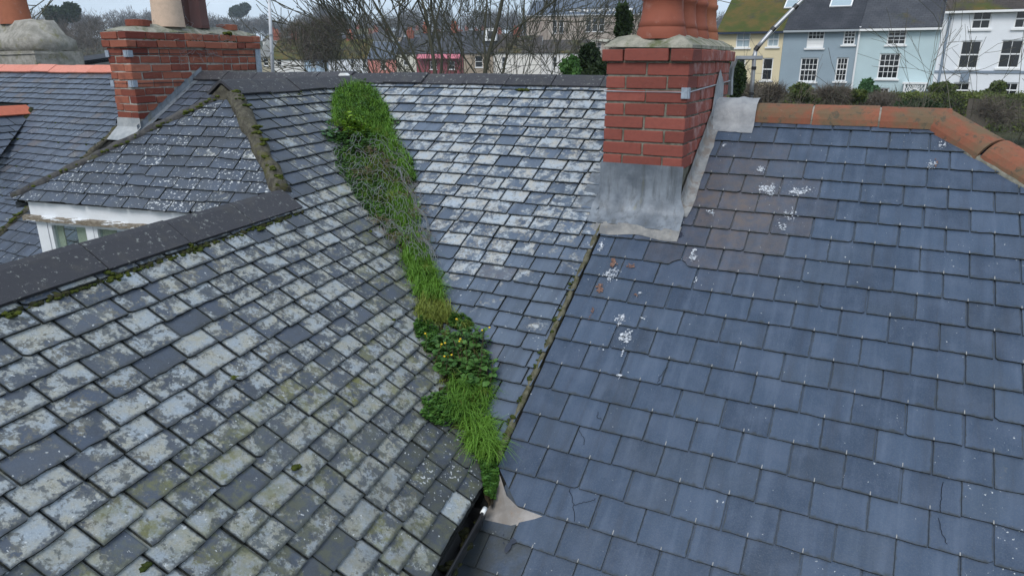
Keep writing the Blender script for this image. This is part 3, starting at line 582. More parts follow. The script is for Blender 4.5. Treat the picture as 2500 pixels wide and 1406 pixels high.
# small wing roof at the left edge
lw = thing('slate_roof', WL(0, 0), 'small slate roof corner with orange ridge tiles at the left edge', 'roof')
WL = Plane(MAIN(*vl0), WU, WING.v); dA_, dB_ = WL.st(72, 282), WL.st(0, 383); H_LW = half(dA_, dB_, (dA_[0] - 1, dA_[1] - .3))
reg_L = lambda s, t: None if (t > .0 or s < -2.6 or H_LW[0] * s + H_LW[1] * t > H_LW[2] + .1) else [H_LW, (0, 1, .0)]
sty_L = lambda s, t, pl: ((.06, cl01(random.gauss(.6, .2)), rnd(), 0), (0, .15, 0, 0), (0, 0, 0, 0))
lay(WL, lw, SLATE_E, -2.6, 1.2, [(-1.15 + .1 * k, .1) for k in range(12)], .17, reg_L, sty_L, th=.009, hide=lambda P: (lambda q: q[0] < -90 or q[1] > 420)(proj(P)), wob=.003)
deck(WL, lw, [(-2.6, -1.3), (dB_[0] - 1.2, -1.3), (dB_[0] - .05, dB_[1]), (dA_[0] - .02, dA_[1]), (.1, .1), (-2.6, .1)], DECK)
ridge_tiles(lw, WL(-2.3, .115), WL(.06, .115), 5, TERRA_NEW, wing=.15, ang=(R(37), R(37)), th=.016, rnd_top=.015, tone=(.1, .6))
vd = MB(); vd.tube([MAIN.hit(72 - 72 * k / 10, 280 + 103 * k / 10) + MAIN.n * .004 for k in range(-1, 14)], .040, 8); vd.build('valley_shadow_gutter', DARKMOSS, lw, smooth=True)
mo = NP(); P_ = MAIN.hit(8, 372); moss_run(mo, [P_ + UP * .04, MAIN.hit(25, 345) + UP * .03], .015, .03, 60, .02, tone=(.5, 1)); mo.build('moss', MOSS, lw, smooth=True, kind='stuff')

# ---- dormer with a hipped, white-flecked slate roof
dor = thing('dormer', DORM(-.4, -1.5), 'white peeling dormer window under a hipped white-flecked slate roof', 'dormer')
ROOFED = dor
hl0, hl1, hr1 = (-.163, .0), (-1.275, -.915), (.667, -.756)
H_DL = half(hl0, hl1, (0, -.5)); H_DR = half((0, 0), hr1, (0, -.5))
def reg_D(s, t):
    if t < -.955 or t > .02 or s > .75: return None
    for H in (H_DL, H_DR):
        if H[0] * s + H[1] * t > H[2] + .1: return None
    return [H_DL, H_DR, (0, 1, .02)]
sty_D = lambda s, t, pl: ((random.uniform(.0, .22) if rnd() < .8 else random.uniform(.45, .62), cl01(random.gauss(.4, .3)), rnd(), 0), (0, random.uniform(.25, .75), 0, 0), (0, .1, 0, 0))
lay(DORM, dor, SLATE_D, -1.35, .8, [(-.945 + .0852 * k, .0852) for k in range(12)], .172, reg_D, sty_D, th=.0085, chip=.35, wob=.004, jit=.13)
deck(DORM, dor, [hl0, (hl1[0] + .01, -.925), (.70, -.925), hr1, (0, 0)], DECK, .04)
LP0, LP1 = DORM(*hl0), DORM(*hl1); rl = MB(); pts = [LP0 + (LP1 - LP0) * k / 22 + V(0, 0, .004) for k in range(23)]; rl.tube([p + RNG.normal(0, .003, 3) for p in pts], [.033 + random.uniform(-.004, .004) for _ in pts], 9); rl.build('hip_roll', plain('hip_roll_grey', (.045, .045, .048), (.095, .09, .085), 30, .9, .2, .7, .008, 5, [(14, .55, .7, (.10, .10, .04), .7)]), dor, smooth=True)
mo = NP()
for a, b, d_ in ((0, .22, 90), (.24, .36, 75), (.40, .62, 62), (.70, .95, 22)): moss_run(mo, [LP0 + (LP1 - LP0) * q + WX * .028 + UP * .022 for q in np.linspace(a, b, 5)], .007, .016, d_ * 2.2, .010, tone=(.2, 1))
mo.build('moss', MOSS, dor, smooth=True, kind='stuff')
# left slope of the dormer (faces away) and cheek
MB().prism([RD(1.45) - UP * .05, LP1 - UP * .03, LP1 + WU * 1.5 - UP * .03, RD(2.9) - UP * .05], -.04 * UP).build('side_slope', SLATE_E, dor)
WW = wall(DORM.hit(70, 490) + WU * .02, WX); zr = lambda x, y: WW.st(x, y); OW = WW.o
def wbox(x0, x1, z0, z1, y0, y1, name, mat, pe=0, parent=dor):    # along wall, height (absolute), depth back from the wall face
    return MB().box(OW + WX * x0 + UP * (z0 - OW[2]) + WU * y0, WX * (x1 - x0), WU * (y1 - y0), UP * (z1 - z0), a=(pe, .5, rnd(), 0)).build(name, mat, parent)
zf0, zf1 = -.955, -.862
wbox(-.035, 1.45, zf0, zf1, .0, .05, 'fascia', PAINT, .10)
wbox(-.06, 1.45, zf1, zf1 + .018, .0, .06, 'soffit', PAINT, .1)
cor = MB(); xs = np.linspace(-.075, 1.45, 30); rows_ = []
for x in xs:
    j = [random.uniform(-.004, .004) for _ in range(4)]; rows_.append([OW + WX * x + UP * (zz - OW[2]) + WU * yy for zz, yy in ((zf0 + .008 + j[0], .0), (zf0 + .002 + j[1], -.030), (zf0 - .024 + j[2], -.030), (zf0 - .030 + j[3], .01))])
cor.add([q for r_ in rows_ for q in r_], [(4 * i + k, 4 * i + (k + 1) % 4, 4 * i + 4 + (k + 1) % 4, 4 * i + 4 + k) for i in range(29) for k in range(4)] + [(3, 2, 1, 0)], a=(1.0, .5, .3, 0)); cor.build('cornice', PAINT, dor)
zt, zb = zf0 - .03, -1.50
wbox(-.012, .075, zb, zt, .008, .10, 'corner_post', PAINT, .12)
for i, (x0, x1) in enumerate(((.078, .425), (.455, .80), (.83, 1.18))):
    sash = wbox(x0, x0 + .030, zb, zt, .012, .055, 'window', PAINT, .35)
    for a_, b_, c_, d_ in ((x1 - .035, x1, zb, zt), (x0 + .03, x1 - .035, zt - .022, zt), (x0 + .03, x1 - .035, zb, zb + .05)): wbox(a_, b_, c_, d_, .012, .055, 'frame', PAINT, .4, sash)
    wbox(x0 + .03, x1 - .035, zb + .05, zt - .022, .030, .034, 'pane', GLASS, 0, sash)
    wbox(x1, x1 + .030, zb, zt, .008, .09, 'mullion', PAINT, .2)
for x0, x1 in ((.10, .165), (.275, .38), (.45, .60), (.70, 1.2)): wbox(x0, x1, zb, zt - .01, .046, .052, 'curtain', CREAM)
wbox(-.02, 1.45, zb - .06, zb, -.03, .12, 'sill', PAINT, .4)
# ================================================================== CHIMNEYS
def brick_mesh(name, wx, dy, hz, tone, var=.0):
    """a brick with chamfered arrises, origin at its lower corner, x along, y deep, z up; real bricks are never quite square"""
    c = .0035; mb = MB(); pr = [(c, 0), (wx - c, 0), (wx, c), (wx, dy - c), (wx - c, dy), (c, dy), (0, dy - c), (0, c)]; vs_ = []
    for z, e in ((0, c), (c, 0), (hz - c, 0), (hz, c)):
        for x, y in pr: vs_.append((x + (e if x < wx / 2 else -e) + random.gauss(0, var), y + (e if y < dy / 2 else -e) + random.gauss(0, var), z + random.gauss(0, var)))
    fs = [tuple(range(7, -1, -1)), tuple(range(24, 32))] + [(8 * k + i, 8 * k + (i + 1) % 8, 8 * k + 8 + (i + 1) % 8, 8 * k + 8 + i) for k in range(3) for i in range(8)]
    mb.add(vs_, fs, a=(0, tone, rnd(), 0)); return mb.mesh(name)
ROTZ = math.atan2(E1[1], E1[0])
def brick_lib(mat, sizes, n=7, var=.0012):
    lib = {}
    for k, (wx, dy, hz) in sizes.items():
        lib[k] = []
        for i in range(n):
            me = brick_mesh('brick', wx, dy, hz, cl01(random.gauss(.5, .3)), var); me.materials.append(mat); lib[k].append(me)
    return lib
def put_brick(lib, key, P, parent, rot=0, j=.0015):
    o = bpy.data.objects.new('brick', random.choice(lib[key])); COL.objects.link(o); o.parent = parent; o.matrix_parent_inverse = Matrix.Translation(-parent.location)
    o.location = Vector([float(q) + random.gauss(0, j) for q in P]); o.rotation_euler = (0, 0, ROTZ + rot); return o
def g_roof(z): return 3.4777 + (z + 1.2554) / .54176 * .84053      # where the main slope reaches height z
def stack(ch, lib, a0, a1, g0, g1, z0, n, course, st_, hd_, dpt, jt, pad, start=0, z_ridge=-.1, back=.12, j=.0015):
    """alternate courses over the front (along E1) and the flank (along G1); a course stops where the roof slope meets it"""
    for k in range(n):
        z = z0 + k * course; odd = (k + start) % 2; p = pad[k]; A0, A1, G0 = a0 - p, a1 + p, g0 - p
        seq = ['h', 's', 'h'] if odd else ['s', 's']
        if (A1 - A0) < 1.8 * st_: seq = ['h', 's'] if odd else ['s', 'h']
        tot = sum(st_ if q == 's' else hd_ for q in seq) + jt * (len(seq) - 1); sc_ = (A1 - A0) / tot; x = A0
        for q in seq:
            wd = (st_ if q == 's' else hd_) * sc_; o = put_brick(lib, q + 'f', fr(x, G0, z), ch, 0, j); o.scale = (sc_, 1, 1); x += wd + jt * sc_
        ghi = g1 + p if z > z_ridge else min(g1 + p, g_roof(z) - back); gg = G0 + (st_ if seq[-1] == 'h' else dpt) + jt
        while gg < ghi - .03:
            wd = min(hd_ if rnd() < .35 else st_, ghi - gg); o = put_brick(lib, 'ff' if 'ff' in lib else 'sf', fr(A1, gg, z), ch, math.pi / 2, j); o.scale = (wd / st_, 1, 1); gg += wd + jt
# ---- right-hand chimney, clean red brick
chr_ = thing('chimney_stack', fr(-1.2, 4.6, -.9), 'tidy red brick chimney with four clay pots rising from the slate roofs', 'chimney')
C0, C1, D0, D1 = -1.446, -.963, 4.065, 5.29; zb0 = -.598; CRS = .0752
LIBN = brick_lib(BRICK_N, {'sf': (.232, .11, .065), 'hf': (.113, .232, .065)}, 7, .0008)
LIBN['ff'] = brick_lib(BRICK_F, {'ff': (.232, .11, .065)}, 7, .0008)['ff']
stack(chr_, LIBN, C0, C1, D0, D1, zb0, 9, CRS, .232, .113, .11, .011, pad=[0] * 8 + [.022], start=1, z_ridge=-.33, back=-.12)
roof_g = lambda z: (z - .0 + .02 - (-1.255)) / .64445 + 3.478 if False else 0
MB().box(fr(C0 + .008, D0 + .008, -1.3), E1 * (C1 - C0 - .016), G1 * (D1 - D0 - .016), UP * (zb0 + 9 * CRS + 1.295)).build('mortar_core', MORTAR, chr_)
zt_ = zb0 + 9 * CRS; fl = MB()
def ring(p, z): return [fr(C0 - p, D0 - p, z), fr(C1 + p, D0 - p, z), fr(C1 + p, D1 + p, z), fr(C0 - p, D1 + p, z)]
vs_ = ring(.015, zt_ - .004) + ring(.012, zt_ + .012) + ring(-.05, zt_ + .055) + ring(-.10, zt_ + .072)
vs_ = [q + RNG.normal(0, .003, 3) for q in vs_]
fl.add(vs_, [(4 * k + i, 4 * k + (i + 1) % 4, 4 * k + 4 + (i + 1) % 4, 4 * k + 4 + i) for k in range(3) for i in range(4)] + [(12, 13, 14, 15)]).build('flaunching', CEMENT, chr_)
POT = toned('clay_pot', (.255, .072, .048), (.37, .135, .070), 12, .72, .25, .2, [(8, .58, .72, (.40, .26, .22), .5)])
ptp = [(.140, 0), (.142, .035), (.134, .060), (.131, .068), (.136, .072), (.124, .10), (.116, .15), (.114, .205), (.122, .213), (.123, .235), (.115, .243), (.109, .30), (.106, .38), (.118, .41), (.118, .45), (.10, .47), (.09, .30)]
for i in range(4):
    g_ = D0 + .155 + i * .305; t_ = (.25, .35, .3, .95)[i]
    MB().lathe(fr((C0 + C1) / 2 + .03, g_, zt_ + .045), ptp, 28, a=(0, t_, rnd(), 0)).build('chimney_pot', POT, chr_, smooth=True)
# lead: lip under the apron, front apron, flank flashing with clipped edge, saddle on the ridge
ap = MB(); zl = zb0 + .006; nx = 14; rows_ = []
for k in range(nx + 1):
    f_ = k / nx; x = C0 - .012 + (C1 - C0 + .024) * f_; b = RNG.normal(0, .0045, 6)
    xb = x + (f_ - .5) * (.05 + .03 * abs(f_ - .5)); pb = fr(xb, D0 - .02, 0); tb_ = (pb - MAIN.o) @ G1 / (MAIN.v @ G1)
    base = MAIN((fr(xb, 0, 0) - MAIN.o) @ E1, tb_, .03); toe = MAIN((fr(xb, 0, 0) - MAIN.o) @ E1, tb_ - .105 - .02 * f_, .022 + abs(b[4]))
    rows_.append([fr(x, D0 - .004, zl + .012), fr(x, D0 - .007 + b[0], zl - .08), fr(x, D0 - .010 + b[1], zl - .17), base + UP * .03, base - G1 * .015 + UP * abs(b[2]), toe])
m_ = 6; ap.add([q for r_ in rows_ for q in r_], [(m_ * i + j, m_ * i + m_ + j, m_ * i + m_ + j + 1, m_ * i + j + 1) for i in range(nx) for j in range(m_ - 1)]).build('lead_apron', LEAD, chr_, smooth=True)
def on_main(a, b, h): return fr(a, b, 0) * V(1, 1, 0) + UP * (MAIN.o[2] + ((b - 3.4777) / .84053) * .54176 + h)
lip = MB(); rows_ = []
for k in range(11):
    x = C0 + .02 + (C1 - C0 + .03) * k / 10; rows_.append([on_main(x, D0 - .10, .030), on_main(x, D0 - .125 + random.gauss(0, .003), .028 + random.uniform(0, .004)), on_main(x, D0 - .185 - .012 * math.sin(k * .9), .022)])
lip.add([q for r_ in rows_ for q in r_], [(3 * i_ + j_, 3 * i_ + 3 + j_, 3 * i_ + 4 + j_, 3 * i_ + 1 + j_) for i_ in range(10) for j_ in range(2)]).build('lead_lip', plain('lead_lip', (.15, .15, .15), (.27, .26, .24), 14, .6, .35, .5, .006, 5, [(9, .55, .68, (.33, .25, .11), .6)]), chr_)
fl_ = MB(); sy = np.linspace(D0 - .02, 4.80, 12); rows_ = [[on_main(C1 + .065 + random.gauss(0, .004), y, .022), on_main(C1 + .025, y, .024), on_main(C1 + .009, y + .01, .05), on_main(C1 + .007, y + .01, .13 + random.gauss(0, .004))] for y in sy]
fl_.add([q for r_ in rows_ for q in r_], [(4 * i + j, 4 * i + 4 + j, 4 * i + 5 + j, 4 * i + 1 + j) for i in range(11) for j in range(3)]).build('flank_flashing', plain('lead_pale', (.19, .195, .20), (.31, .31, .30), 12, .65, .3, .3, .004, 5, [(14, .45, .62, (.17, .135, .11), .75)]), chr_, smooth=True)
lt = MB(); rows_ = []
for y in np.linspace(D0 - .06, 4.35, 6): rows_.append([on_main(C0 + .005, y, .06), on_main(C0 - .03, y, .030), on_main(C0 - .15 - random.uniform(0, .02), y, .026)])
lt.add([q for r_ in rows_ for q in r_], [(3 * i + j, 3 * i + 1 + j, 3 * i + 4 + j, 3 * i + 3 + j) for i in range(5) for j in range(2)]).build('flank_flashing', LEAD, chr_, smooth=True)
sd_ = MB(); rows_ = []; gR, zR = 4.936, -.3034
for x in np.linspace(C1 - .005, C1 + .275, 9):
    e = RNG.normal(0, .004, 12); row = [on_main(x, gR - .21 + e[0], .020), on_main(x, gR - .165, .030)]
    for k in range(9): q = math.pi * k / 8; row.append(fr(x, gR - .150 * math.cos(q), zR + .150 * .92 * math.sin(q) - .150 * .55 + abs(e[k + 2]) + .02))
    rows_.append(row)
m_ = 11; sd_.add([q for r_ in rows_ for q in r_], [(m_ * i + j, m_ * i + m_ + j, m_ * i + m_ + j + 1, m_ * i + j + 1) for i in range(8) for j in range(m_ - 1)]).build('lead_saddle', plain('lead_saddle', (.22, .23, .245), (.34, .35, .36), 10, .6, .35, .5, .008), chr_, smooth=True)
MB().prism([fr(C1 + .008, 4.74, -.34), fr(C1 + .008, 5.08, -.33), fr(C1 + .008, 5.05, -.14), fr(C1 + .008, 4.90, -.05), fr(C1 + .008, 4.80, -.16)], E1 * .004).build('lead_upstand', plain('lead_upstand', (.22, .23, .245), (.34, .35, .36), 10, .6, .35, .5, .008), chr_)
zs_ = -.165; MB().tube([fr(C0 - .006, D1, zs_), fr(C0 - .006, D0 - .006, zs_), fr(C1 + .006, D0 - .006, zs_), fr(C1 + .006, D1, zs_ + .035)], .004, 6).build('strap_wire', STEEL, chr_)
MB().box(fr(C1 - .030, D0 - .014, zs_ - .034), E1 * .038, G1 * .012, UP * .060).build('strap_clamp', CLAMP, chr_)
MB().box(fr(C1 + .004, D0 - .014, zs_ - .034), E1 * .010, G1 * .035, UP * .060).build('strap_clamp', CLAMP, chr_)
# ---- left chimney, old patched brick
chl = thing('chimney_stack', fr(-6.37, 4.6, -.7), 'old patched brick chimney with cream and dark pots and mossy capping', 'chimney')
C2, C3, D2, D3 = -6.530, -6.226, 4.44, 6.02; zb2 = -.520; CR2 = .0722
LIBO = brick_lib(BRICK_O, {'sf': (.205, .10, .060), 'hf': (.098, .205, .060)}, 10, .0018)
stack(chl, LIBO, C2, C3, D2, D3, zb2, 11, CR2, .205, .098, .10, .011, pad=[0] * 9 + [.028, .020], start=0, z_ridge=-.14, back=.07, j=.0028)
zt2 = zb2 + 11 * CR2
MB().box(fr(C2 + .007, D2 + .007, -1.1), E1 * (C3 - C2 - .014), G1 * (D3 - D2 - .014), UP * (zt2 + 1.095)).build('mortar_core', MORTAR_P, chl)
MB().box(fr(C2 - .008, D2 - .008, zt2 - 2 * CR2 - .003), E1 * (C3 - C2 + .016), G1 * (D3 - D2 + .016), UP * (2 * CR2 - .004)).build('mortar_core', MORTAR_P, chl)
fl = MB(); nu, nv = 22, 7; vs_ = []
for i in range(nu + 1):
    for j in range(nv + 1):
        u, v_ = i / nu, j / nv; e = min(u * 5, (1 - u) * 5, 1); e2 = min(v_ * 2.2, (1 - v_) * 2.2, 1)
        vs_.append(fr(C2 - .012 + (C3 - C2 + .024) * v_, D2 - .012 + (D3 - D2 + .024) * u, zt2 - .006 + .075 * (min(e, e2) ** .6) + random.gauss(0, .004)))
fl.add(vs_, [(i * (nv + 1) + j, i * (nv + 1) + j + 1, (i + 1) * (nv + 1) + j + 1, (i + 1) * (nv + 1) + j) for i in range(nu) for j in range(nv)]).build('flaunching', CEMENT, chl, smooth=True)
mid = wall(fr((C2 + C3) / 2, D2, 0), G1); gof = lambda x, y: mid.hit(x, y) @ G1
pc, pd = gof(411, 50), gof(478, 48)
MB().lathe(fr((C2 + C3) / 2, pc, zt2 + .05), [(.150, 0), (.150, .02), (.146, .1), (.140, .25), (.137, .40), (.15, .42), (.15, .46), (.12, .47)], 26, a=(0, .5, .2, 0)).build('chimney_pot', toned('cream_clay', (.56, .41, .30), (.66, .50, .38), 20, .8, .2, .2), chl, smooth=True, label='cream clay chimney pot')
MB().lathe(fr((C2 + C3) / 2, pd, zt2 + .05), [(.132, 0), (.132, .03), (.128, .1), (.124, .3), (.122, .40), (.135, .42), (.135, .46), (.1, .47)], 8, a=(0, .5, .6, 0)).build('chimney_pot', toned('dark_clay', (.085, .030, .026), (.12, .045, .035), 12, .45, .45, .2), chl, label='dark brown glazed chimney pot')
for (x, y, r_, h, t_) in ((335, 52, .105, .055, .3), (553, 60, .105, .055, .9)):
    MB().lathe(fr((C2 + C3) / 2, gof(x, y), zt2 + .045), [(r_, 0), (r_ * 1.02, h), (r_ * .82, h + .004), (r_ * .8, 0)], 18, a=(0, t_, .4, 0)).build('broken_pot', BRICK_O, chl)
# stepped lead flashing with a soaker band on the slates
sf = MB()
for k in range(6):
    z = zb2 + k * CR2; gs = g_roof(z) - .135
    if z > -.17: break
    sf.add([fr(C3 + .006, gs, z - .003), fr(C3 + .006, gs + CR2 * 1.25, z + CR2 - .003), fr(C3 + .006, g_roof(z + CR2) + .03, z + CR2 - .003), fr(C3 + .006, g_roof(z) + .03, z - .003)], [(0, 3, 2, 1)])
gb = np.linspace(4.40, 5.22, 9); n0 = len(sf.v); q_ = [[on_main(C3 + .004, y, .085), on_main(C3 + .010, y, .028), on_main(C3 + .075, y, .026)] for y in gb]
sf.add([p for r_ in q_ for p in r_], [(3 * i + j, 3 * i + 1 + j, 3 * i + 4 + j, 3 * i + 3 + j) for i in range(8) for j in range(2)]); sf.build('stepped_flashing', LEAD, chl)
ap = MB(); ap.add([fr(C2 - .01, D2 - .006, zb2 + .01), fr(C3 + .012, D2 - .006, zb2 + .01), on_main(C3 + .02, D2 - .012, .05), on_main(C2 - .02, D2 - .012, .05), on_main(C3 + .02, D2 - .15, .024), on_main(C2 - .02, D2 - .15, .024)], [(0, 3, 2, 1), (3, 5, 4, 2)]).build('lead_apron', plain('lead_light', (.24, .26, .27), (.40, .41, .41), 9, .55, .4), chl)
MB().add([on_main(C2 - .10, D2 + .02, .03), on_main(C2 - .10, D2 + .26, .03), on_main(C2 - .015, D2 + .30, .14), on_main(C2 - .015, D2 + .0, .12)], [(0, 1, 2, 3)]).build('side_flashing', plain('lead_light_side', (.30, .33, .36), (.46, .48, .50), 9, .55, .4), chl)
for z, za in ((.072, .04), (-.195, .0)):
    MB().tube([fr(C2 - .004, D3, z), fr(C2 - .006, D2 - .004, z), fr(C3 + .004, D2 - .004, z), fr(C3 + .004, (D3 if z > 0 else 5.0), z + .0)], .004, 6).build('strap_wire', BLACK, chl)
    for a_, b_ in ((C3 - .055, D2 - .018), (C2 - .02, D2 - .012)): MB().box(fr(a_, b_, z - .032), E1 * .05, G1 * .014, UP * .06).build('strap_clamp', CLAMP, chl)
    MB().box(fr(C3 + .003, D2 - .018, z - .032), E1 * .012, G1 * .05, UP * .06).build('strap_clamp', CLAMP, chl)
MB().box(fr(C3 + .002, D3 - .06, -.2), E1 * .012, G1 * .07, UP * .40).build('corner_strap', CLAMP, chl)
nt_ = MB()
for _ in range(26):
    p = fr(C3 + .02, random.uniform(4.9, 5.6), random.uniform(.0, .25)); pts = [p]
    for k in range(5): pts.append(pts[-1] + G1 * random.gauss(0, .04) + UP * random.gauss(.005, .035) + E1 * random.gauss(0, .006))
    nt_.tube(pts, .0016, 3)
for _ in range(40):
    p = fr((C2 + C3) / 2 + random.uniform(-.1, .1), random.uniform(4.9, 6.0), zt2 + .08); pts = [p]
    for k in range(5): pts.append(pts[-1] + G1 * random.gauss(0, .05) + UP * random.gauss(.012, .03) + E1 * random.gauss(0, .03))
    nt_.tube(pts, .0016, 3)
nt_.build('loose_netting', WIRE, chl, kind='stuff')
mo = NP(); moss_run(mo, [fr(C3 + .0, 5.55 + .01 * k, zt2 + .01) for k in range(12)], .012, .03, 300, .015, tone=(.4, 1)); moss_run(mo, [fr(C3 + .015, y, zt2 - CR2) for y in np.linspace(4.6, 5.9, 20)], .004, .010, 40, .004, tone=(.2, .8)); mo.build('moss', MOSS, chl, smooth=True, kind='stuff')
# ---- cement-rendered chimney at the left edge
chs = thing('chimney_stack', MAIN.hit(40, 170) + G1 * 1.5 - UP * 1, 'cement-rendered stone chimney with domed cap and an orange pot, partly outside the picture', 'chimney')
SQ = wall(MAIN.hit(60, 170) + G1 * .9, E1); S_ = lambda x, y, dz=0: SQ.hit(x, y) + G1 * dz
x0, x1 = SQ.st(-130, 170)[0], SQ.st(92, 170)[0]; zA, zB, zC, zD = [SQ.hit(60, y)[2] for y in (210, 125, 100, 48)]
bodyw = x1 - x0
MB().box(SQ(x0, zA - .6 - SQ.o[2]), E1 * bodyw, G1 * .7, UP * (zB - zA + .6)).build('rendered_shaft', STONE, chs)
dm = MB(); prof = [(0, zB + .0), (.035, zB + .05), (.02, zC + .02), (-.06, zC + .10), (-.16, zD), (-.25, zD + .02)]; vs_ = []
for p, z in prof:
    for k in range(24):
        t = 2 * math.pi * k / 24; c_, s_ = math.cos(t), math.sin(t); m_ = max(abs(c_), abs(s_)) ** .7
        vs_.append(SQ(x0 + bodyw / 2 + (bodyw / 2 + p) * c_ / m_, z - SQ.o[2]) + G1 * (.35 + (.35 + p) * s_ / m_) + RNG.normal(0, .008, 3))
dm.add(vs_, [(24 * i + j, 24 * i + (j + 1) % 24, 24 * i + 24 + (j + 1) % 24, 24 * i + 24 + j) for i in range(5) for j in range(24)] + [tuple(120 + j for j in range(24))]).build('domed_cap', STONE, chs, smooth=True)
pr_ = SQ(0, 0); MB().lathe(SQ(SQ.st(-12, 60)[0], zD - .04 - SQ.o[2]) + G1 * .30, [(.21, 0), (.20, .1), (.185, .3), (.18, .6)], 22, a=(0, .8, .2, 0)).build('chimney_pot', POT, chs, smooth=True)
MB().tube([S_(-60, 133, -.01), S_(20, 134, -.012), S_(88, 131, -.01), S_(92, 131, .3)], .008, 6).build('strap_wire', STONE, chs)
# ================================================================== VALLEY: soil, plants, netting
def ground(x, y):
    """roof surface seen at this pixel: the upper of the two slopes that meet in the valley"""
    a, b = MAIN.hit(x, y), WING.hit(x, y); da, db = a @ CF, b @ CF
    return (a, MAIN.n) if da < db else (b, WING.n)
OUT = [(205, 840, 895), (230, 812, 925), (265, 806, 950), (300, 808, 965), (330, 792, 965), (360, 810, 985), (400, 817, 1010), (440, 835, 1018), (480, 860, 1030), (520, 882, 1035), (560, 915, 1040), (600, 945, 1045), (640, 968, 1055), (680, 992, 1070), (720, 1005, 1085), (760, 1010, 1095), (790, 1010, 1140), (830, 1032, 1160), (870, 1045, 1190), (910, 1055, 1206), (950, 1050, 1210), (990, 1032, 1205), (1030, 1028, 1200), (1055, 1062, 1205), (1080, 1132, 1213), (1120, 1142, 1218), (1150, 1168, 1220), (1200, 1178, 1216), (1230, 1190, 1206)]
OY = np.array([q[0] for q in OUT]); OL = np.array([q[1] for q in OUT]); OR_ = np.array([q[2] for q in OUT])
lr = lambda y: (np.interp(y, OY, OL), np.interp(y, OY, OR_))
def bed(x, y):
    l, r_ = lr(y); f_ = (x - l) / (r_ - l); P, n = ground(x, y); d = np.linalg.norm(P); w_ = (r_ - l) * d / FPX
    return P + UP * (.010 + min(.040, w_ * .10) * max(0, 1 - (2 * f_ - 1) ** 2))
sb = MB(); ys = np.linspace(200, 1230, 90); vs_ = []
for y in ys:
    l, r_ = lr(y)
    for k in range(9):
        f_ = k / 8; x = l + 4 + (r_ - l - 8) * f_; P, n = ground(x, y); vs_.append(bed(x, y) - UP * .012 * (1 if 0 < k < 8 else 3) + RNG.normal(0, .004, 3))
val = thing('valley_bed', bed(1100, 800), 'strip of dark soil silting up the roof valley beneath the grass', 'soil')
sb.add(vs_, [(9 * i + j, 9 * i + j + 1, 9 * i + 10 + j, 9 * i + 9 + j) for i in range(89) for j in range(8)]).build('soil', SOIL, val, smooth=True)
def blades(name, mat, zones, label):
    """zones: (polygon px, count, length, lean, width, tone0, tone1)"""
    Vv, Ff, Aa, n0 = [], [], [], 0
    for poly, cnt, ln, lean, wd, t0, t1 in zones:
        px = np.array(poly, float); lo, hi = px.min(0), px.max(0); got = 0; tries = 0; clumps = []
        while got < cnt and tries < cnt * 6:
            tries += 1
            if clumps and rnd() < .8:
                c = random.choice(clumps); x, y = c[0] + random.gauss(0, 5), c[1] + random.gauss(0, 5); ang, cl_, ct = c[2] + random.gauss(0, .7), c[3], c[4]
            else:
                x, y = random.uniform(lo[0], hi[0]), random.uniform(lo[1], hi[1]); ang, cl_, ct = rnd() * 6.28, random.uniform(.35, 1.5) ** 1.2, rnd()
                ins = False; j = len(px) - 1
                for i in range(len(px)):
                    if (px[i, 1] > y) != (px[j, 1] > y) and x < (px[j, 0] - px[i, 0]) * (y - px[i, 1]) / (px[j, 1] - px[i, 1]) + px[i, 0]: ins = not ins
                    j = i
                if not ins: continue
                clumps.append((x, y, ang, cl_, ct))
                if len(clumps) > max(12, cnt // 25): clumps.pop(0)
            got += 1; P = bed(x, y); l_, r2_ = lr(y); ef = min(1, max(.35, min(x - l_, r2_ - x) / 22 + .35)); L_ = ln * cl_ * random.uniform(.55, 1.3) * ef; d = V(math.cos(ang), math.sin(ang), 0); s_ = V(-d[1], d[0], 0) * wd * random.uniform(.7, 1.3); b_ = lean * random.uniform(.4, 1.5)
            m1 = P + UP * L_ * .55 + d * L_ * .2 * b_; m2 = P + UP * L_ * (.88 - .25 * min(1, b_)) + d * L_ * .55 * b_; tp = P + UP * L_ * (.95 - .65 * min(1.1, b_)) + d * L_ * .95 * b_
            Vv += [P - s_, P + s_, m1 - s_ * .9, m1 + s_ * .9, m2 - s_ * .6, m2 + s_ * .6, tp]; Ff += [(n0, n0 + 1, n0 + 3), (n0, n0 + 3, n0 + 2), (n0 + 2, n0 + 3, n0 + 5), (n0 + 2, n0 + 5, n0 + 4), (n0 + 4, n0 + 5, n0 + 6)]
            Aa += [(0, t0 + (t1 - t0) * cl01(.25 + .6 * (ct * .5 + rnd() * .5)), rnd(), 0)] * 7; n0 += 7
    return link(name, npmesh(name, np.array(Vv), np.array(Ff), {'va': np.array(Aa)}), mat, None, kind='stuff', label=label, cat='grass')
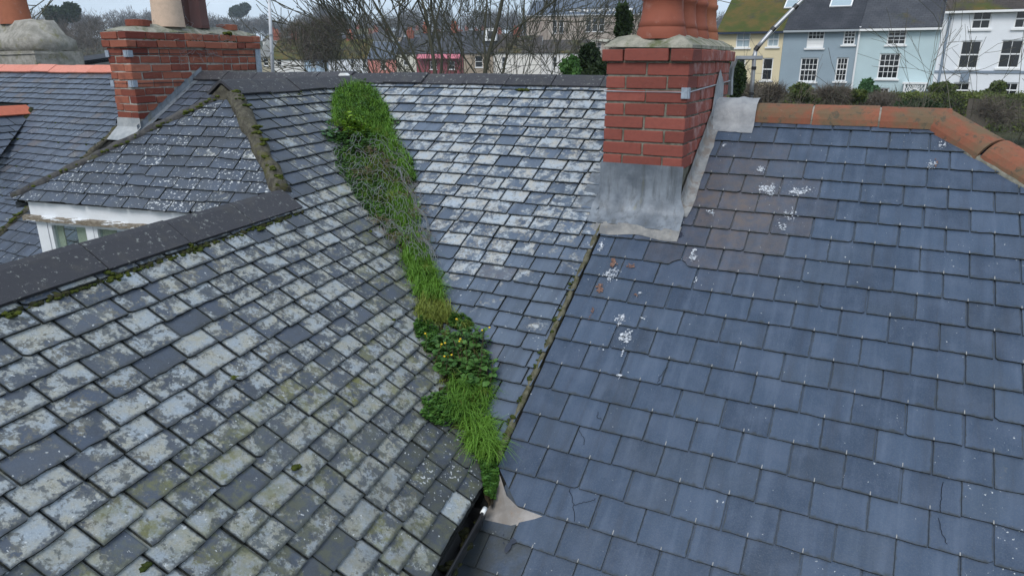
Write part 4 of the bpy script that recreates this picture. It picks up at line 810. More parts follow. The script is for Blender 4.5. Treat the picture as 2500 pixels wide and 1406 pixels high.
blades('grass', GRASS, [
    ([(845, 222), (895, 220), (925, 242), (950, 275), (962, 300), (955, 335), (880, 330), (812, 312), (808, 262), (818, 238)], 5200, .055, 1.0, .0022, .1, 1),
    ([(900, 310), (965, 310), (985, 362), (1008, 400), (1012, 450), (985, 455), (950, 400), (905, 365)], 2400, .06, .8, .0022, 0, .9),
    ([(960, 470), (1005, 478), (1022, 540), (1012, 590), (968, 575), (945, 520)], 1100, .07, .8, .0020, .1, 1),
    ([(985, 595), (1030, 600), (1060, 660), (1082, 715), (1080, 752), (1030, 750), (1005, 705), (985, 650)], 3000, .068, 1.0, .0020, .1, 1),
    ([(1100, 955), (1190, 950), (1205, 1000), (1195, 1050), (1110, 1045), (1090, 1000)], 1500, .065, 1.0, .0018, 0, .8),
    ([(1142, 1060), (1200, 1050), (1215, 1090), (1215, 1130), (1170, 1135), (1145, 1105)], 1500, .085, 1.1, .0018, .35, 1),
    ([(830, 380), (930, 385), (1000, 480), (1010, 590), (950, 590), (890, 520), (845, 440)], 1700, .045, .9, .0018, 0, .6)], 'bright green grass tufts growing along the roof valley')
blades('dry_grass', GRASSY, [([(1015, 745), (1085, 745), (1105, 790), (1085, 815), (1030, 800), (1012, 770)], 1500, .055, .9, .0020, .1, 1), ([(880, 395), (930, 390), (985, 470), (1000, 560), (930, 560), (880, 500)], 420, .05, .9, .0018, 0, .6), ([(815, 230), (940, 240), (965, 330), (1010, 440), (1030, 560), (1075, 690), (1100, 760), (1190, 890), (1205, 1000), (1215, 1120), (1180, 1130), (1100, 1030), (1060, 880), (1010, 740), (950, 590), (840, 420), (810, 320)], 1500, .05, 1.1, .0016, 0, .9)], 'yellowing grass blades, thickest in the patch above the leafy weed')
def mat_plant(name, mat, polys, cnt, r_, label, hgt=.03):
    Vv, Ff, Aa, n0 = [], [], [], 0
    for poly in polys:
        px = np.array(poly, float); lo, hi = px.min(0), px.max(0); got = 0
        while got < cnt:
            x, y = random.uniform(lo[0], hi[0]), random.uniform(lo[1], hi[1]); ins = False; j = len(px) - 1
            for i in range(len(px)):
                if (px[i, 1] > y) != (px[j, 1] > y) and x < (px[j, 0] - px[i, 0]) * (y - px[i, 1]) / (px[j, 1] - px[i, 1]) + px[i, 0]: ins = not ins
                j = i
            if not ins: continue
            got += 1; c = bed(x, y) + UP * (hgt * (math.sin(x * .16) * math.cos(y * .19) * .5 + .5) + random.uniform(-.006, .008)); tn = rnd()
            for k in range(5):
                a_ = 2 * math.pi * k / 5 + tn; d = V(math.cos(a_), math.sin(a_), random.uniform(.1, .8)); e = V(-math.sin(a_), math.cos(a_), 0) * r_ * .5; q = r_ * random.uniform(.7, 1.2)
                Vv += [c, c + d * q * .6 - e, c + d * q, c + d * q * .6 + e]; Ff += [(n0, n0 + 1, n0 + 2), (n0, n0 + 2, n0 + 3)]; Aa += [(0, cl01(tn + random.gauss(0, .15)), rnd(), 0)] * 4; n0 += 4
    return link(name, npmesh(name, np.array(Vv), np.array(Ff), {'va': np.array(Aa)}), mat, None, kind='stuff', label=label, cat='ground cover')
mat_plant('ground_cover', MAT_G, [[(1032, 985), (1090, 975), (1120, 1020), (1130, 1055), (1070, 1055), (1028, 1030)], [(1010, 790), (1050, 800), (1085, 850), (1075, 880), (1040, 870), (1015, 830)], [(1092, 785), (1135, 780), (1158, 805), (1145, 830), (1100, 820)], [(1172, 1140), (1212, 1135), (1218, 1180), (1208, 1225), (1188, 1225), (1178, 1180)]], 1000, .0085, 'dense dark green creeping mat beside the leafy weed in the valley')
mat_plant('ground_cover', LEAF, [[(815, 370), (850, 372), (930, 460), (985, 560), (960, 590), (880, 510), (820, 420)], [(950, 380), (1005, 395), (1015, 450), (980, 470), (955, 430)]], 1700, .011, 'low green weeds under and beside the wire netting', .02)
mat_plant('ground_cover', LEAFY, [[(835, 310), (905, 312), (915, 345), (880, 362), (835, 352)]], 420, .016, 'lime green leafy patch under the upper valley grass', .05)
mat_plant('ground_cover', LEAF, [[(820, 235), (905, 215), (945, 270), (950, 320), (870, 345), (820, 300)], [(810, 345), (905, 350), (925, 400), (840, 395)], [(1060, 840), (1165, 835), (1200, 900), (1190, 955), (1085, 950), (1060, 900)]], 620, .014, 'broad-leaved green weeds growing through the valley grass', .06)
# ---- leafy weeds built leaf by leaf
def leaf_mesh(name, kind, tone):
    mb = MB()
    if kind == 'lobed': pr = [(0, 0), (.10, .12), (.34, .16), (.24, .34), (.40, .42), (.30, .58), (.36, .70), (.18, .84), (0, 1)]
    elif kind == 'fern': pr = [(0, 0), (.05, .15), (.32, .22), (.10, .32), (.36, .44), (.12, .52), (.30, .66), (.10, .74), (.16, .88), (0, 1)]
    else: pr = [(0, 0), (.16, .2), (.24, .45), (.18, .75), (0, 1)]
    zc = lambda y: -.28 * y * y + .12 * y
    n = len(pr); vs_ = [(0, y, zc(y)) for _, y in pr]; vs_ += [(-x, y, zc(y) + .25 * x) for x, y in pr]; vs_ += [(x, y, zc(y) + .25 * x) for x, y in pr]
    fs = [(i, i + 1, n + i + 1, n + i) for i in range(n - 1)] + [(i + 1, i, 2 * n + i, 2 * n + i + 1) for i in range(n - 1)]
    mb.add(vs_, fs, a=(0, tone, rnd(), 0)); return mb.mesh(name)
def leaf_set(kind, mat):
    out = []
    for t in (.1, .35, .6, .85): me = leaf_mesh('leaf', kind, t); me.materials.append(mat); out.append(me)
    return out
LS = {'rag': leaf_set('lobed', LEAF), 'lime': leaf_set('fern', LEAFY), 'blue': leaf_set('lobed', LEAFB), 'fern': leaf_set('fern', LEAF), 'oval': leaf_set('oval', LEAF)}
def put_leaf(parent, me, P, size, az, tilt, roll=0):
    o = bpy.data.objects.new('leaf', me); COL.objects.link(o); o.parent = parent; o.matrix_parent_inverse = Matrix.Translation(-parent.location)
    o.matrix_basis = Matrix.Translation(Vector([float(q) for q in P])) @ Matrix.Rotation(az, 4, 'Z') @ Matrix.Rotation(tilt, 4, 'X') @ Matrix.Rotation(roll, 4, 'Y') @ Matrix.Scale(size, 4)
STEM = toned('stem', (.06, .075, .03), (.10, .06, .04), 30, .7)
def weed(px, spread, stems, hgt, lset, size, nl, label, flowers=0, cat='plant', low=.0):
    """px: list of root pixels"""
    base = bed(*px[0]); t = thing('weed', base, label, cat); fl_ = 0
    for i in range(stems):
        r_ = bed(*random.choice(px)) + V(random.gauss(0, spread), random.gauss(0, spread), 0); a = rnd() * 6.28; h = hgt * random.uniform(.45, 1.15); lean = random.uniform(.1, .6)
        pts = [r_ + UP * h * q + V(math.cos(a), math.sin(a), 0) * h * lean * q * q for q in (0, .35, .7, 1)]
        MB().tube(pts, [.0028, .0024, .0018, .001], 5, a=(0, rnd(), .2, 0)).build('stem', STEM, t)
        for k in range(nl):
            f_ = low + (1 - low) * (k + rnd()) / nl; j = min(2, int(f_ * 3)); q = pts[j] + (pts[j + 1] - pts[j]) * (f_ * 3 - j)
            put_leaf(t, random.choice(LS[lset]), q, size * random.uniform(.6, 1.25) * (1.15 - .45 * f_), rnd() * 6.28, random.uniform(-.2, .75), random.gauss(0, .3))
        if i < flowers:
            tip = pts[-1] + UP * .015; fm = MB()
            for k in range(random.randint(1, 2)):
                c = tip + V(random.gauss(0, .012), random.gauss(0, .012), random.uniform(0, .012)); fm.lathe(c, [(.0, .003), (.0045, .0035), (.006, .001), (.003, -.004), (.0, -.005)], 9)
            fm.tube([pts[-1], tip], .0008, 4); fm.build('flower', FLOWER, t)
    return t
weed([(1110, 860), (1090, 890), (1140, 900), (1155, 870), (1170, 920), (1120, 930), (1080, 920), (1185, 940)], .045, 40, .17, 'rag', .045, 8, 'leafy ragwort-like weed with small yellow flower heads in the valley', 6)
weed([(1150, 930), (1180, 945), (1120, 950)], .03, 10, .07, 'rag', .05, 7, 'low rosette of lobed leaves below the yellow-flowered weed')
weed([(850, 320), (830, 330), (870, 335), (895, 345)], .03, 14, .08, 'lime', .06, 7, 'lime green feathery-leaved weed near the top of the valley')
weed([(805, 318), (815, 345), (800, 350), (835, 355)], .025, 12, .06, 'blue', .055, 6, 'blue-green broad-leaved weed spilling onto the slates left of the grass')
weed([(955, 310), (965, 335), (950, 350)], .025, 9, .05, 'fern', .055, 6, 'ferny green weed on the right edge of the upper grass')
weed([(905, 265), (880, 280), (930, 290)], .04, 9, .07, 'oval', .04, 6, 'small oval-leaved weed amid the upper valley grass')
weed([(905, 480), (930, 510), (900, 440)], .04, 12, .06, 'oval', .04, 6, 'small weed poking through the wire netting')
# ---- chicken wire crumpled over the weeds
net = NP(); HW = .030
def tubes(segs, r_, npb, n=3):
    segs = np.asarray(segs); a, b = segs[:, 0], segs[:, 1]; d = b - a; d /= np.linalg.norm(d, axis=1, keepdims=True) + 1e-9; x = np.cross(d, V(.3, .5, .81)); x /= np.linalg.norm(x, axis=1, keepdims=True); y = np.cross(d, x)
    vs_ = []
    for p in (a, b):
        for k in range(n): t = 2 * math.pi * k / n; vs_.append(p + r_ * (math.cos(t) * x + math.sin(t) * y))
    vs_ = np.stack(vs_, 1).reshape(-1, 3); m = len(a); base = (np.arange(m) * 2 * n)[:, None]; f = []
    for k in range(n): k2 = (k + 1) % n; f += [base + np.array([k, k2, n + k2]), base + np.array([k, n + k2, n + k])]
    npb.add(vs_, np.concatenate(f), np.tile([0, .5, .5, 0], (len(vs_), 1)))
def netpt(u, v_):
    """u across, v down the valley in metres -> draped position; folds follow sines"""
    y = 372 + v_ * 300 / 1.02; l, r_ = lr(y); l -= 6; r_ += 8 + 30 * max(0, v_ - .62); w_ = (r_ - l); x = l + (u / .62) * w_
    P, n = ground(x, min(y, 700)); f_ = cl01((x - l) / w_)
    h = .035 + .085 * math.sin(math.pi * f_) + .020 * math.sin(u * 37 + v_ * 11) + .016 * math.sin(v_ * 41 - u * 23)
    return P + UP * max(.02, h) + V(.012 * math.sin(v_ * 29 + u * 13), .010 * math.sin(u * 31 - v_ * 17), 0)
segs = []; cols, rws = 16, 40
for i in range(rws):
    for j in range(cols):
        vy = i * HW * .86; ux = (j + (i % 2) * .5) * HW * 1.25
        if ux > .64 or vy > 1.05 or (vy > .85 and ux < .2): continue
        p = netpt(ux, vy); p2 = netpt(ux, vy + HW * .5); a = netpt(ux - HW * .62, vy - HW * .36); b = netpt(ux + HW * .62, vy - HW * .36)
        segs += [(p, p2), (p, a), (p, b)]
segs = [s for s in segs if np.linalg.norm(s[0] - s[1]) < .09 and rnd() > .12]; tubes(segs, .0013, net)
for k in range(9):                                   # bunched selvedge strands on the right fold
    pts = [netpt(.40 + .20 * q + random.gauss(0, .012), .25 + .5 * q + random.gauss(0, .012)) + UP * random.uniform(.0, .03) for q in np.linspace(0, 1, 12)]; tubes(list(zip(pts[:-1], pts[1:])), .0012, net)
for k in range(6):
    pts = [netpt(.05 + .5 * q, .72 + .22 * q + random.gauss(0, .02)) + UP * random.uniform(-.01, .02) for q in np.linspace(0, 1, 10)]; tubes(list(zip(pts[:-1], pts[1:])), .0012, net)
link('wire_netting', npmesh('wire_netting', np.concatenate(net.v), np.concatenate(net.f)), WIRE, None, label='crumpled galvanised chicken wire lying over the weeds in the valley', cat='netting')
# dead stalks and leaves caught in the wire
dd = NP(); sg = []
for _ in range(620):
    p = bed(*random.choice([(900, 400), (940, 430), (880, 450), (1000, 500), (1020, 540), (930, 560), (960, 600), (1030, 600), (980, 470)])) + V(random.gauss(0, .05), random.gauss(0, .05), random.uniform(.01, .07)); d = V(random.gauss(0, 1), random.gauss(0, 1), random.gauss(0, .4)); d *= random.uniform(.02, .07) / np.linalg.norm(d); sg.append((p, p + d))
tubes(sg, .0013, dd); dd.build('dead_stalks', plain('dead_stalk', (.10, .065, .045), (.26, .20, .13), 30, .9), None, kind='stuff', label='tangle of dead brown stalks caught in the wire netting', cat='dead stalks')
# ---- small white plastic bracket by the ridge junction
WB = wall(MAIN.hit(850, 195) - G1 * .1, CR); wb = thing('vent_bracket', WB.hit(850, 205), 'small white plastic bracket standing at the ridge junction above the grass', 'bracket')
q_ = [WB.hit(828, 187), WB.hit(838, 182), WB.hit(852, 192), WB.hit(858, 200), WB.hit(850, 205)]
MB().prism([WB.hit(*p) for p in ((826, 184), (830, 179), (840, 179), (858, 195), (852, 200), (838, 187), (829, 190))], G1 * .05).build('arm', WHITEP, wb)
MB().tube([WB.hit(855, 196) + G1 * .025, WB.hit(857, 212) + G1 * .025], .014, 8).build('post', WHITEP, wb)

# ================================================================== bird droppings and stains on the smooth slates
DROP = plain('dried_dropping', (.36, .38, .41), (.56, .58, .60), 60, .9, .1, .3, .002, 5, [(40, .55, .66, (.20, .23, .29), .6)])
DROPB = plain('brown_dropping', (.12, .065, .045), (.22, .13, .10), 60, .9)
DN = NT('thin_dropping'); dcol = DN.mix(DN.step(DN.noise(50, 4, .6), .4, .65), (.36, .39, .43), (.60, .62, .65)); DN.fin(dcol, .9, .1); DN.put(DN.b.inputs['Alpha'], DN.step(DN.math('ADD', DN.math('MULTIPLY', DN.noise(120, 5, .7), .7), DN.math('MULTIPLY', DN.noise(30, 4, .6), .3)), .42, .54)); DROP = DN.m
WETM = NT('wet_patch').fin((.022, .028, .045), .22, .5)
def splat(parent, mat, cx, cy, rx, ry, n, size, name, seed, h=.0205, drip=0, label=None):
    rs = random.Random(seed); mb = MB(); s0, t0 = MAIN.st(cx, cy)
    def blob(s, t, r_):
        m = rs.randint(7, 10); ph = rs.random() * 6; pts = []
        for k in range(m): q = r_ * rs.uniform(.55, 1.2); pts.append(MAIN(s + q * math.cos(6.283 * k / m), t + q * 1.15 * math.sin(6.283 * k / m), h + rs.uniform(0, .0008)))
        mb.add(pts, [tuple(range(m))])
    subs = [(rs.uniform(-.7, .7) * rx, rs.uniform(-.8, .8) * ry, rs.uniform(.15, .6)) for _ in range(4)]
    for _ in range(n):
        c = rs.choice(subs); blob(s0 + c[0] + rs.gauss(0, rx * c[2] * .7), t0 + c[1] + rs.gauss(0, ry * c[2]), size * 1.35 * rs.uniform(.2, 1.0) ** 1.8)
    for _ in range(n // 3): blob(s0 + rs.gauss(0, rx * 1.6), t0 + rs.gauss(-ry * .4, ry * 1.4), size * rs.uniform(.1, .3))
    for k in range(drip):
        c = rs.choice(subs); t = t0 + c[1]; s = s0 + c[0] + rs.gauss(0, rx * .2); w_ = size * rs.uniform(.25, .5)
        for j in range(rs.randint(6, 22)):
            if rs.random() < .75: blob(s, t, w_ * rs.uniform(.5, 1.2))
            s += rs.gauss(0, .0012); t -= w_ * rs.uniform(.9, 1.8); w_ = max(.0012, w_ * .95)
    mb.build(name, mat, parent, label=label, kind='stuff')
for i, (x, y, rx, ry, n, sz, dr) in enumerate([(1517, 782, .020, .024, 90, .006, 0), (1528, 822, .030, .032, 150, .007, 3), (1520, 870, .004, .06, 40, .004, 0), (1508, 920, .018, .003, 26, .004, 0), (1572, 780, .012, .012, 22, .006, 0), (1490, 665, .05, .055, 110, .006, 4), (1560, 722, .014, .010, 30, .004, 1), (1470, 610, .02, .04, 50, .005, 0), (1695, 628, .016, .035, 60, .008, 2), (1880, 468, .042, .026, 150, .009, 2), (1950, 470, .06, .028, 150, .006, 3), (1858, 418, .022, .025, 70, .006, 1), (1768, 362, .006, .012, 10, .006, 0), (2300, 365, .02, .045, 60, .005, 2), (2275, 408, .02, .03, 50, .005, 3), (1735, 525, .018, .012, 30, .006, 0), (1700, 690, .006, .02, 24, .004, 0), (1930, 525, .05, .05, 50, .006, 2), (1905, 560, .04, .03, 34, .005, 0), (1470, 850, .02, .02, 14, .0035, 0)]):
    splat(main_c, DROP, x, y, rx, ry, n, sz, 'bird_dropping', 100 + i, drip=dr + 1)
for i, (x, y, rx, ry, n, sz) in enumerate([(1500, 645, .030, .03, 60, .007), (1465, 708, .024, .025, 60, .006), (1540, 655, .020, .012, 40, .005), (1443, 775, .006, .05, 30, .004), (1555, 725, .012, .010, 10, .006), (2285, 405, .012, .03, 14, .005)]): splat(main_c, DROPB, x, y, rx, ry, n, sz, 'brown_stain', 300 + i, h=.0198)
for i, (x, y, rx, ry) in enumerate([(1655, 560, .012, .012), (1660, 578, .008, .012), (1245, 1335, .012, .03)]): splat(main_c, WETM, x, y, rx, ry, 14, .014, 'wet_patch', 500 + i, h=.0195)
# cracks
CRK = NT('crack').fin((.012, .013, .016), .9, .1); ck = 0
for pts in ([(1392, 1196), (1402, 1235), (1405, 1285)], [(1402, 1237), (1440, 1228), (1458, 1222)], [(1415, 1055), (1428, 1075), (1426, 1095)], [(1630, 900), (1612, 925), (1605, 942)], [(2298, 1180), (2294, 1230), (2292, 1258)], [(2290, 1270), (2296, 1300), (2312, 1340)], [(1462, 1012), (1458, 1022), (1475, 1028)]):
    q_ = []
    for (a, b), (c, d) in zip(pts[:-1], pts[1:]):
        for k in range(6): f_ = k / 6; q_.append((a + (c - a) * f_ + random.gauss(0, 1.2), b + (d - b) * f_ + random.gauss(0, 1.2)))
    mb = MB(); P = [MAIN(*MAIN.st(*q), .0190) for q in q_]; mb.tube(P, .0011, 4); mb.build('crack', CRK, main_c)
# ================================================================== TERRAIN AND TOWN
def sm(a, b, x): t = min(1, max(0, (x - a) / (b - a))); return t * t * (3 - 2 * t)
def gz(x, y):
    z = -8.5 + 4.6 * sm(8, 34, y) * sm(2, 14, x) + 3.4 * sm(40, 120, y) * (1 - sm(2, 14, x) * sm(8, 34, y))
    z += 6.5 * sm(.40, .54, -x / max(y, 1)) * sm(25, 105, y) * (1 - .8 * sm(150, 300, y))
    z += 6 * sm(135, 230, y) + 10 * sm(230, 420, y)
    return z - 3 * sm(60, 160, x) * sm(80, 250, y)
gx = np.concatenate([np.linspace(-700, -160, 10), np.linspace(-140, 140, 57), np.linspace(160, 700, 10)]); gy = np.concatenate([np.linspace(-200, -20, 5), np.linspace(0, 240, 61), np.linspace(260, 560, 16), np.linspace(600, 700, 3)])
vs_ = np.array([(x, y, gz(x, y)) for y in gy for x in gx]); nx = len(gx)
fs = np.array([(j * nx + i, j * nx + i + 1, (j + 1) * nx + i + 1, (j + 1) * nx + i) for j in range(len(gy) - 1) for i in range(nx - 1)])
GROUNDM = plain('rough_ground', (.045, .048, .022), (.085, .075, .045), .35, .95, .1, .3, .05, 8, [(.08, .5, .6, (.055, .075, .022), .7)])
link('ground', npmesh('ground', vs_, fs), GROUNDM, None, kind='structure', label='rough grassy ground sloping up to the wooded hill', cat='ground')
def dist_pt(x, y, Y):                                # sight line to depth Y
    r = ray(x, y); return r * (Y / r[1])
# walls carrying the near roofs
RENDERM = plain('grey_render', (.30, .29, .27), (.38, .37, .34), 6, .9, .1)
hb = thing('house_walls', fr(-3, 4, -8.5), 'rendered walls below the slate roofs, hidden under the eaves', 'wall'); hb['kind'] = 'structure'
hb.name = 'wall'
MB().box(fr(-12, 3.0, -9), E1 * 15.2, G1 * 4.5, UP * 6.4).build('wall_core', RENDERM, hb)
MB().box(WING(-3.2, 0) - WX * 2.4 - UP * 7.0, WU * 4.2, WX * 2.22, UP * 6.7).build('wall_core', RENDERM, hb)

# ---- foliage and bare-branch generators
def cloud(npb, c, r, n, size, tone=(0, 1), shell=.5, flat=1.0, sticks=False, up=.0, wd=.06):
    """n small leaf triangles (or thin twigs) through an uneven ellipsoid made of lumps"""
    c, r = np.asarray(c, float), np.asarray(r, float); k = 9; lump = RNG.normal(0, 1, (k, 3)); lump /= np.linalg.norm(lump, axis=1, keepdims=True); lump = lump * RNG.uniform(.3, .72, (k, 1)); lr_ = RNG.uniform(.32, .55, k)
    i = RNG.integers(0, k, n); d = RNG.normal(0, 1, (n, 3)); d /= np.linalg.norm(d, axis=1, keepdims=True); p = lump[i] + d * (lr_[i] * RNG.uniform(shell, 1, n) ** .6)[:, None]
    p = c + p * r; t = tone[0] + (tone[1] - tone[0]) * np.clip(.5 * RNG.random(n) + .5 * RNG.random(k)[i], 0, 1)
    a = RNG.normal(0, 1, (n, 3)); a /= np.linalg.norm(a, axis=1, keepdims=True)
    if sticks: a = a * .7 + (p - c) / r * .6 + V(0, 0, up); a /= np.linalg.norm(a, axis=1, keepdims=True)
    b = np.cross(a, RNG.normal(0, 1, (n, 3))); b /= np.linalg.norm(b, axis=1, keepdims=True); s = size * RNG.uniform(.6, 1.4, (n, 1)); w_ = wd if sticks else .55
    v_ = np.stack([p - b * s * w_, p + b * s * w_, p + a * s], 1).reshape(-1, 3); f = np.arange(3 * n).reshape(-1, 3)
    at = np.repeat(np.stack([np.zeros(n), t, RNG.random(n), np.zeros(n)], 1), 3, 0); npb.add(v_, f, at)
def bare_tree(npb, root, h, r0, levels=6, spread=.55, stems=1, lean=(0, 0), seed=1, twig=.008, upb=.25, nchild=(2, 3), sides=5, lenf=(.62, .85), wander=.10):
    rs = np.random.RandomState(seed); tri_v, tri_f, n0 = [], [], 0; todo = []
    for s in range(stems):
        d = V(lean[0] + rs.normal(0, .16 if stems > 1 else .03), lean[1] + rs.normal(0, .16 if stems > 1 else .03), 1); todo.append((np.asarray(root, float) + V(rs.normal(0, r0 * .8), rs.normal(0, r0 * .8), 0) * (stems > 1), d / np.linalg.norm(d), h * .36, r0 * (1 if stems == 1 else .75), 0))
    while todo:
        p, d, ln, r, lv = todo.pop(); seg = 4 if lv < 3 else 3; pts, rad = [p], [r]; r2 = max(twig, r * (.62 if lv else .7))
        for k in range(seg):
            d = d + rs.normal(0, wander, 3) + V(0, 0, upb * .12); d /= np.linalg.norm(d); pts.append(pts[-1] + d * ln / seg); rad.append(r + (r2 - r) * (k + 1) / seg)
        n = sides if lv < 2 else (4 if lv < 4 else 3); ref = np.cross(d, (.3, .7, .2)); V_ = []
        for i, q in enumerate(pts):
            dd = pts[min(i + 1, seg)] - pts[max(i - 1, 0)]; dd /= np.linalg.norm(dd); x = ref - dd * (ref @ dd); x /= np.linalg.norm(x); y = np.cross(dd, x)
            for j in range(n): t = 2 * math.pi * j / n; V_.append(q + rad[i] * (math.cos(t) * x + math.sin(t) * y))
        F_ = []
        for i in range(seg):
            for j in range(n): a, b, c, e = i * n + j, i * n + (j + 1) % n, (i + 1) * n + (j + 1) % n, (i + 1) * n + j; F_ += [(a, b, c), (a, c, e)]
        npb.add(np.array(V_), np.array(F_), np.tile([0, rs.rand() * .5 + (.5 if lv > 2 else 0), rs.rand(), 0], (len(V_), 1)))
        if lv < levels:
            for k in range(rs.randint(nchild[0], nchild[1] + 1)):
                f_ = 1.0 if k == 0 else rs.uniform(.35, 1.0); j = min(seg - 1, int(f_ * seg)); q = pts[j] + (pts[j + 1] - pts[j]) * (f_ * seg - j); ax = rs.normal(0, 1, 3); ax -= d * (ax @ d); ax /= np.linalg.norm(ax); a = spread * rs.uniform(.35, 1.25) * (.55 if k == 0 else 1)
                nd = d * math.cos(a) + ax * math.sin(a) + V(0, 0, upb * .3); nd /= np.linalg.norm(nd); todo.append((q, nd, ln * rs.uniform(*lenf), max(twig, r2 * (.95 if k == 0 else rs.uniform(.5, .75))), lv + 1))
def tree(px, Y, top, r0, label, seed, mat=BARK, name='bare_tree', **k):
    P = dist_pt(px, 151, Y); base = V(P[0], P[1], gz(P[0], P[1])); h = dist_pt(px, top, Y)[2] - base[2]; nb = NP(); bare_tree(nb, base - UP * .2, h, r0, seed=seed, **k); t = thing(name, base, label, 'tree'); nb.build('branches', mat, t, smooth=True); return t, base, h
tree(1066, 21, -780, .16, 'big spreading bare tree behind the dark ridge, nearest the middle of the picture', 3, levels=7, stems=2, spread=.62, twig=.012, upb=.15, nchild=(2, 4))
tree(1148, 20, -720, .095, 'tall bare tree with upright mossy stems just right of the big spreading one', 8, levels=7, stems=2, spread=.55, twig=.012, upb=.25, nchild=(2, 4))
tree(1300, 26, -80, .10, 'fine-twigged bare tree behind the dark ridge near the brick chimney', 21, levels=6, stems=2, spread=.62, twig=.010, upb=.1, nchild=(2, 4))
tree(1368, 24, -120, .12, 'slender bare tree just left of the evergreen shrub by the chimney', 35, levels=6, stems=2, spread=.5, twig=.009, upb=.2)
tree(2640, 13, 60, .07, 'bare shrubby tree with thin branches at the right edge', 44, levels=6, stems=3, spread=.6, twig=.0042, upb=.1)
tree(1915, 15, 165, .05, 'thin pale bare shrub rising behind the terracotta ridge', 52, mat=TWIG, levels=6, stems=3, spread=.75, twig=.004, upb=.1)
def bush(px, py, Y, rpx, n, mat, label, size=.12, sticks=False, name='shrub', tone=(0, 1), trunk=True, cat='shrub', wd=.06):
    c = dist_pt(px, py, Y); s = Y / 1787; r = V(rpx[0] * s, rpx[0] * s * .8, rpx[1] * s); base = V(c[0], c[1], gz(c[0], c[1])); t = thing(name, base, label, cat); nb = NP(); cloud(nb, c, r, n, size, tone, sticks=sticks, up=.3, wd=wd); nb.build('crown', mat, t)
    if trunk:
        nb2 = MB(); top = c - UP * r[2] * .3
        nb2.tube([base - UP * .2, (base + top) / 2 + V(.05, 0, 0), top], [max(.04, r[0] * .07), max(.03, r[0] * .055), max(.02, r[0] * .03)], 6, a=(0, .4, .2, 0)); nb2.build('trunk', BARK, t)
        if sticks:
            nb3 = NP(); bare_tree(nb3, base, (c[2] + r[2] * .8) - base[2], max(.05, r[0] * .06), levels=5, stems=3, spread=.5, seed=int(px), twig=.015); nb3.build('branches', BARK, t)
    return t
bush(790, 105, 62, (95, 62), 11000, TWIG, 'rounded brown bare tree in front of the mossy-roofed cottages', .55, True, 'bare_tree', cat='tree', wd=.030)
bush(1445, 165, 17, (48, 50), 5000, EVERG, 'glossy evergreen shrub left of the red brick chimney', .10, name='evergreen_shrub')
bush(1525, 60, 19, (22, 50), 2200, EVERG, 'tall narrow evergreen behind the left edge of the red chimney', .12, name='evergreen_tree', cat='tree')
bush(1395, 160, 16.5, (26, 30), 1200, LEAF, 'lighter green leafy shrub beside the evergreen left of the chimney', .09)
bush(1792, 190, 14, (28, 55), 3000, EVERG, 'dark ivy-green shrub behind the aerial bracket', .08, name='evergreen_shrub')
# ---- far wood on the skyline and scrub on the slope at the left (one mass)
wood = NP()
for k in range(300):
    x = random.uniform(-330, 200); y = random.uniform(330, 430); z = gz(x, y); h = random.uniform(9, 15) * (1.15 if -60 < x < 10 else 1); cloud(wood, (x, y, z + h * .62), (random.uniform(4, 7), 5, h * .42), 520, 1.6, (0, 1), .3, sticks=True, up=.5, wd=.075)
    wood.add(np.array([(x - .3, y, z - 1), (x + .3, y, z - 1), (x, y, z + h * .8)]), np.array([(0, 1, 2)]), np.tile([0, .1, .1, 0], (3, 1)))
wood.build('woodland', TWIGFAR, None, kind='stuff', label='bare brown woodland along the skyline', cat='woodland')
scrub = NP()
for k in range(420):
    x = random.uniform(-110, -22); y = random.uniform(52, 150); xx = 1250 + FPX * x / (y * 1.0)
    if x > -y * .42: continue
    z = gz(x, y); h = random.uniform(3, 6.5); cloud(scrub, (x, y, z + h * .5), (random.uniform(1.8, 3.6), 2.5, h * .5), 420, .7, (0, 1), .3, sticks=True, up=.6, wd=.035)
scrub.build('scrub', TWIGFAR, None, kind='stuff', label='tangled brown scrub covering the slope behind the left roofs', cat='scrub')
for k, (px, py, rp, Yd, lb) in enumerate(((152, 37, (46, 31), 150, 'dark round-headed pine on the skyline left of the old chimney'), (588, 28, (26, 20), 330, 'small dark pine on the skyline right of the old chimney'), (835, 52, (24, 20), 330, 'dark evergreen clump on the skyline above the town'))):
    bush(px, py, Yd, rp, 5200, EVERG, lb, .55 if Yd < 200 else .7, name='pine_tree', cat='tree')
bush(800, 34, 345, (40, 24), 3600, TWIGFAR, 'tall russet bare tree standing out on the skyline above the town', 1.6, True, 'bare_tree', cat='tree', wd=.06)

# ---- houses
def wallmat(name, c): return plain(name, tuple(q * .93 for q in c), c, .7, .85, .15, .1, .01, 5, [(.5, .55, .8, tuple(q * .75 for q in c), .3)])
def roofmat(name, a, b, moss=0, sc=.8):
    m = NT(name); col = m.mix(m.step(m.noise(sc, 6, .65), .35, .68), a, b); wv = m.n('ShaderNodeTexBrick'); m.l(m.map(m.n('ShaderNodeTexCoord').outputs['UV'], (1, 1, 1)), wv.inputs[0]); wv.inputs['Scale'].default_value = 1; wv.inputs['Color1'].default_value = (.8, .8, .8, 1); wv.inputs['Color2'].default_value = (1, 1, 1, 1); wv.inputs['Mortar'].default_value = (.45, .45, .45, 1); wv.inputs['Brick Width'].default_value = .3; wv.inputs['Row Height'].default_value = .2; wv.inputs['Mortar Size'].default_value = .014
    col = m.mix(.75, col, wv.outputs[0], 'MULTIPLY')
    if moss: col = m.mix(m.step(m.noise(.35, 7, .7), .62 - moss * .3, .78 - moss * .3), col, m.mix(m.step(m.noise(1.2, 5, .6), .35, .65), (.055, .070, .012), (.115, .080, .020)))
    return m.fin(col, .75, .2)
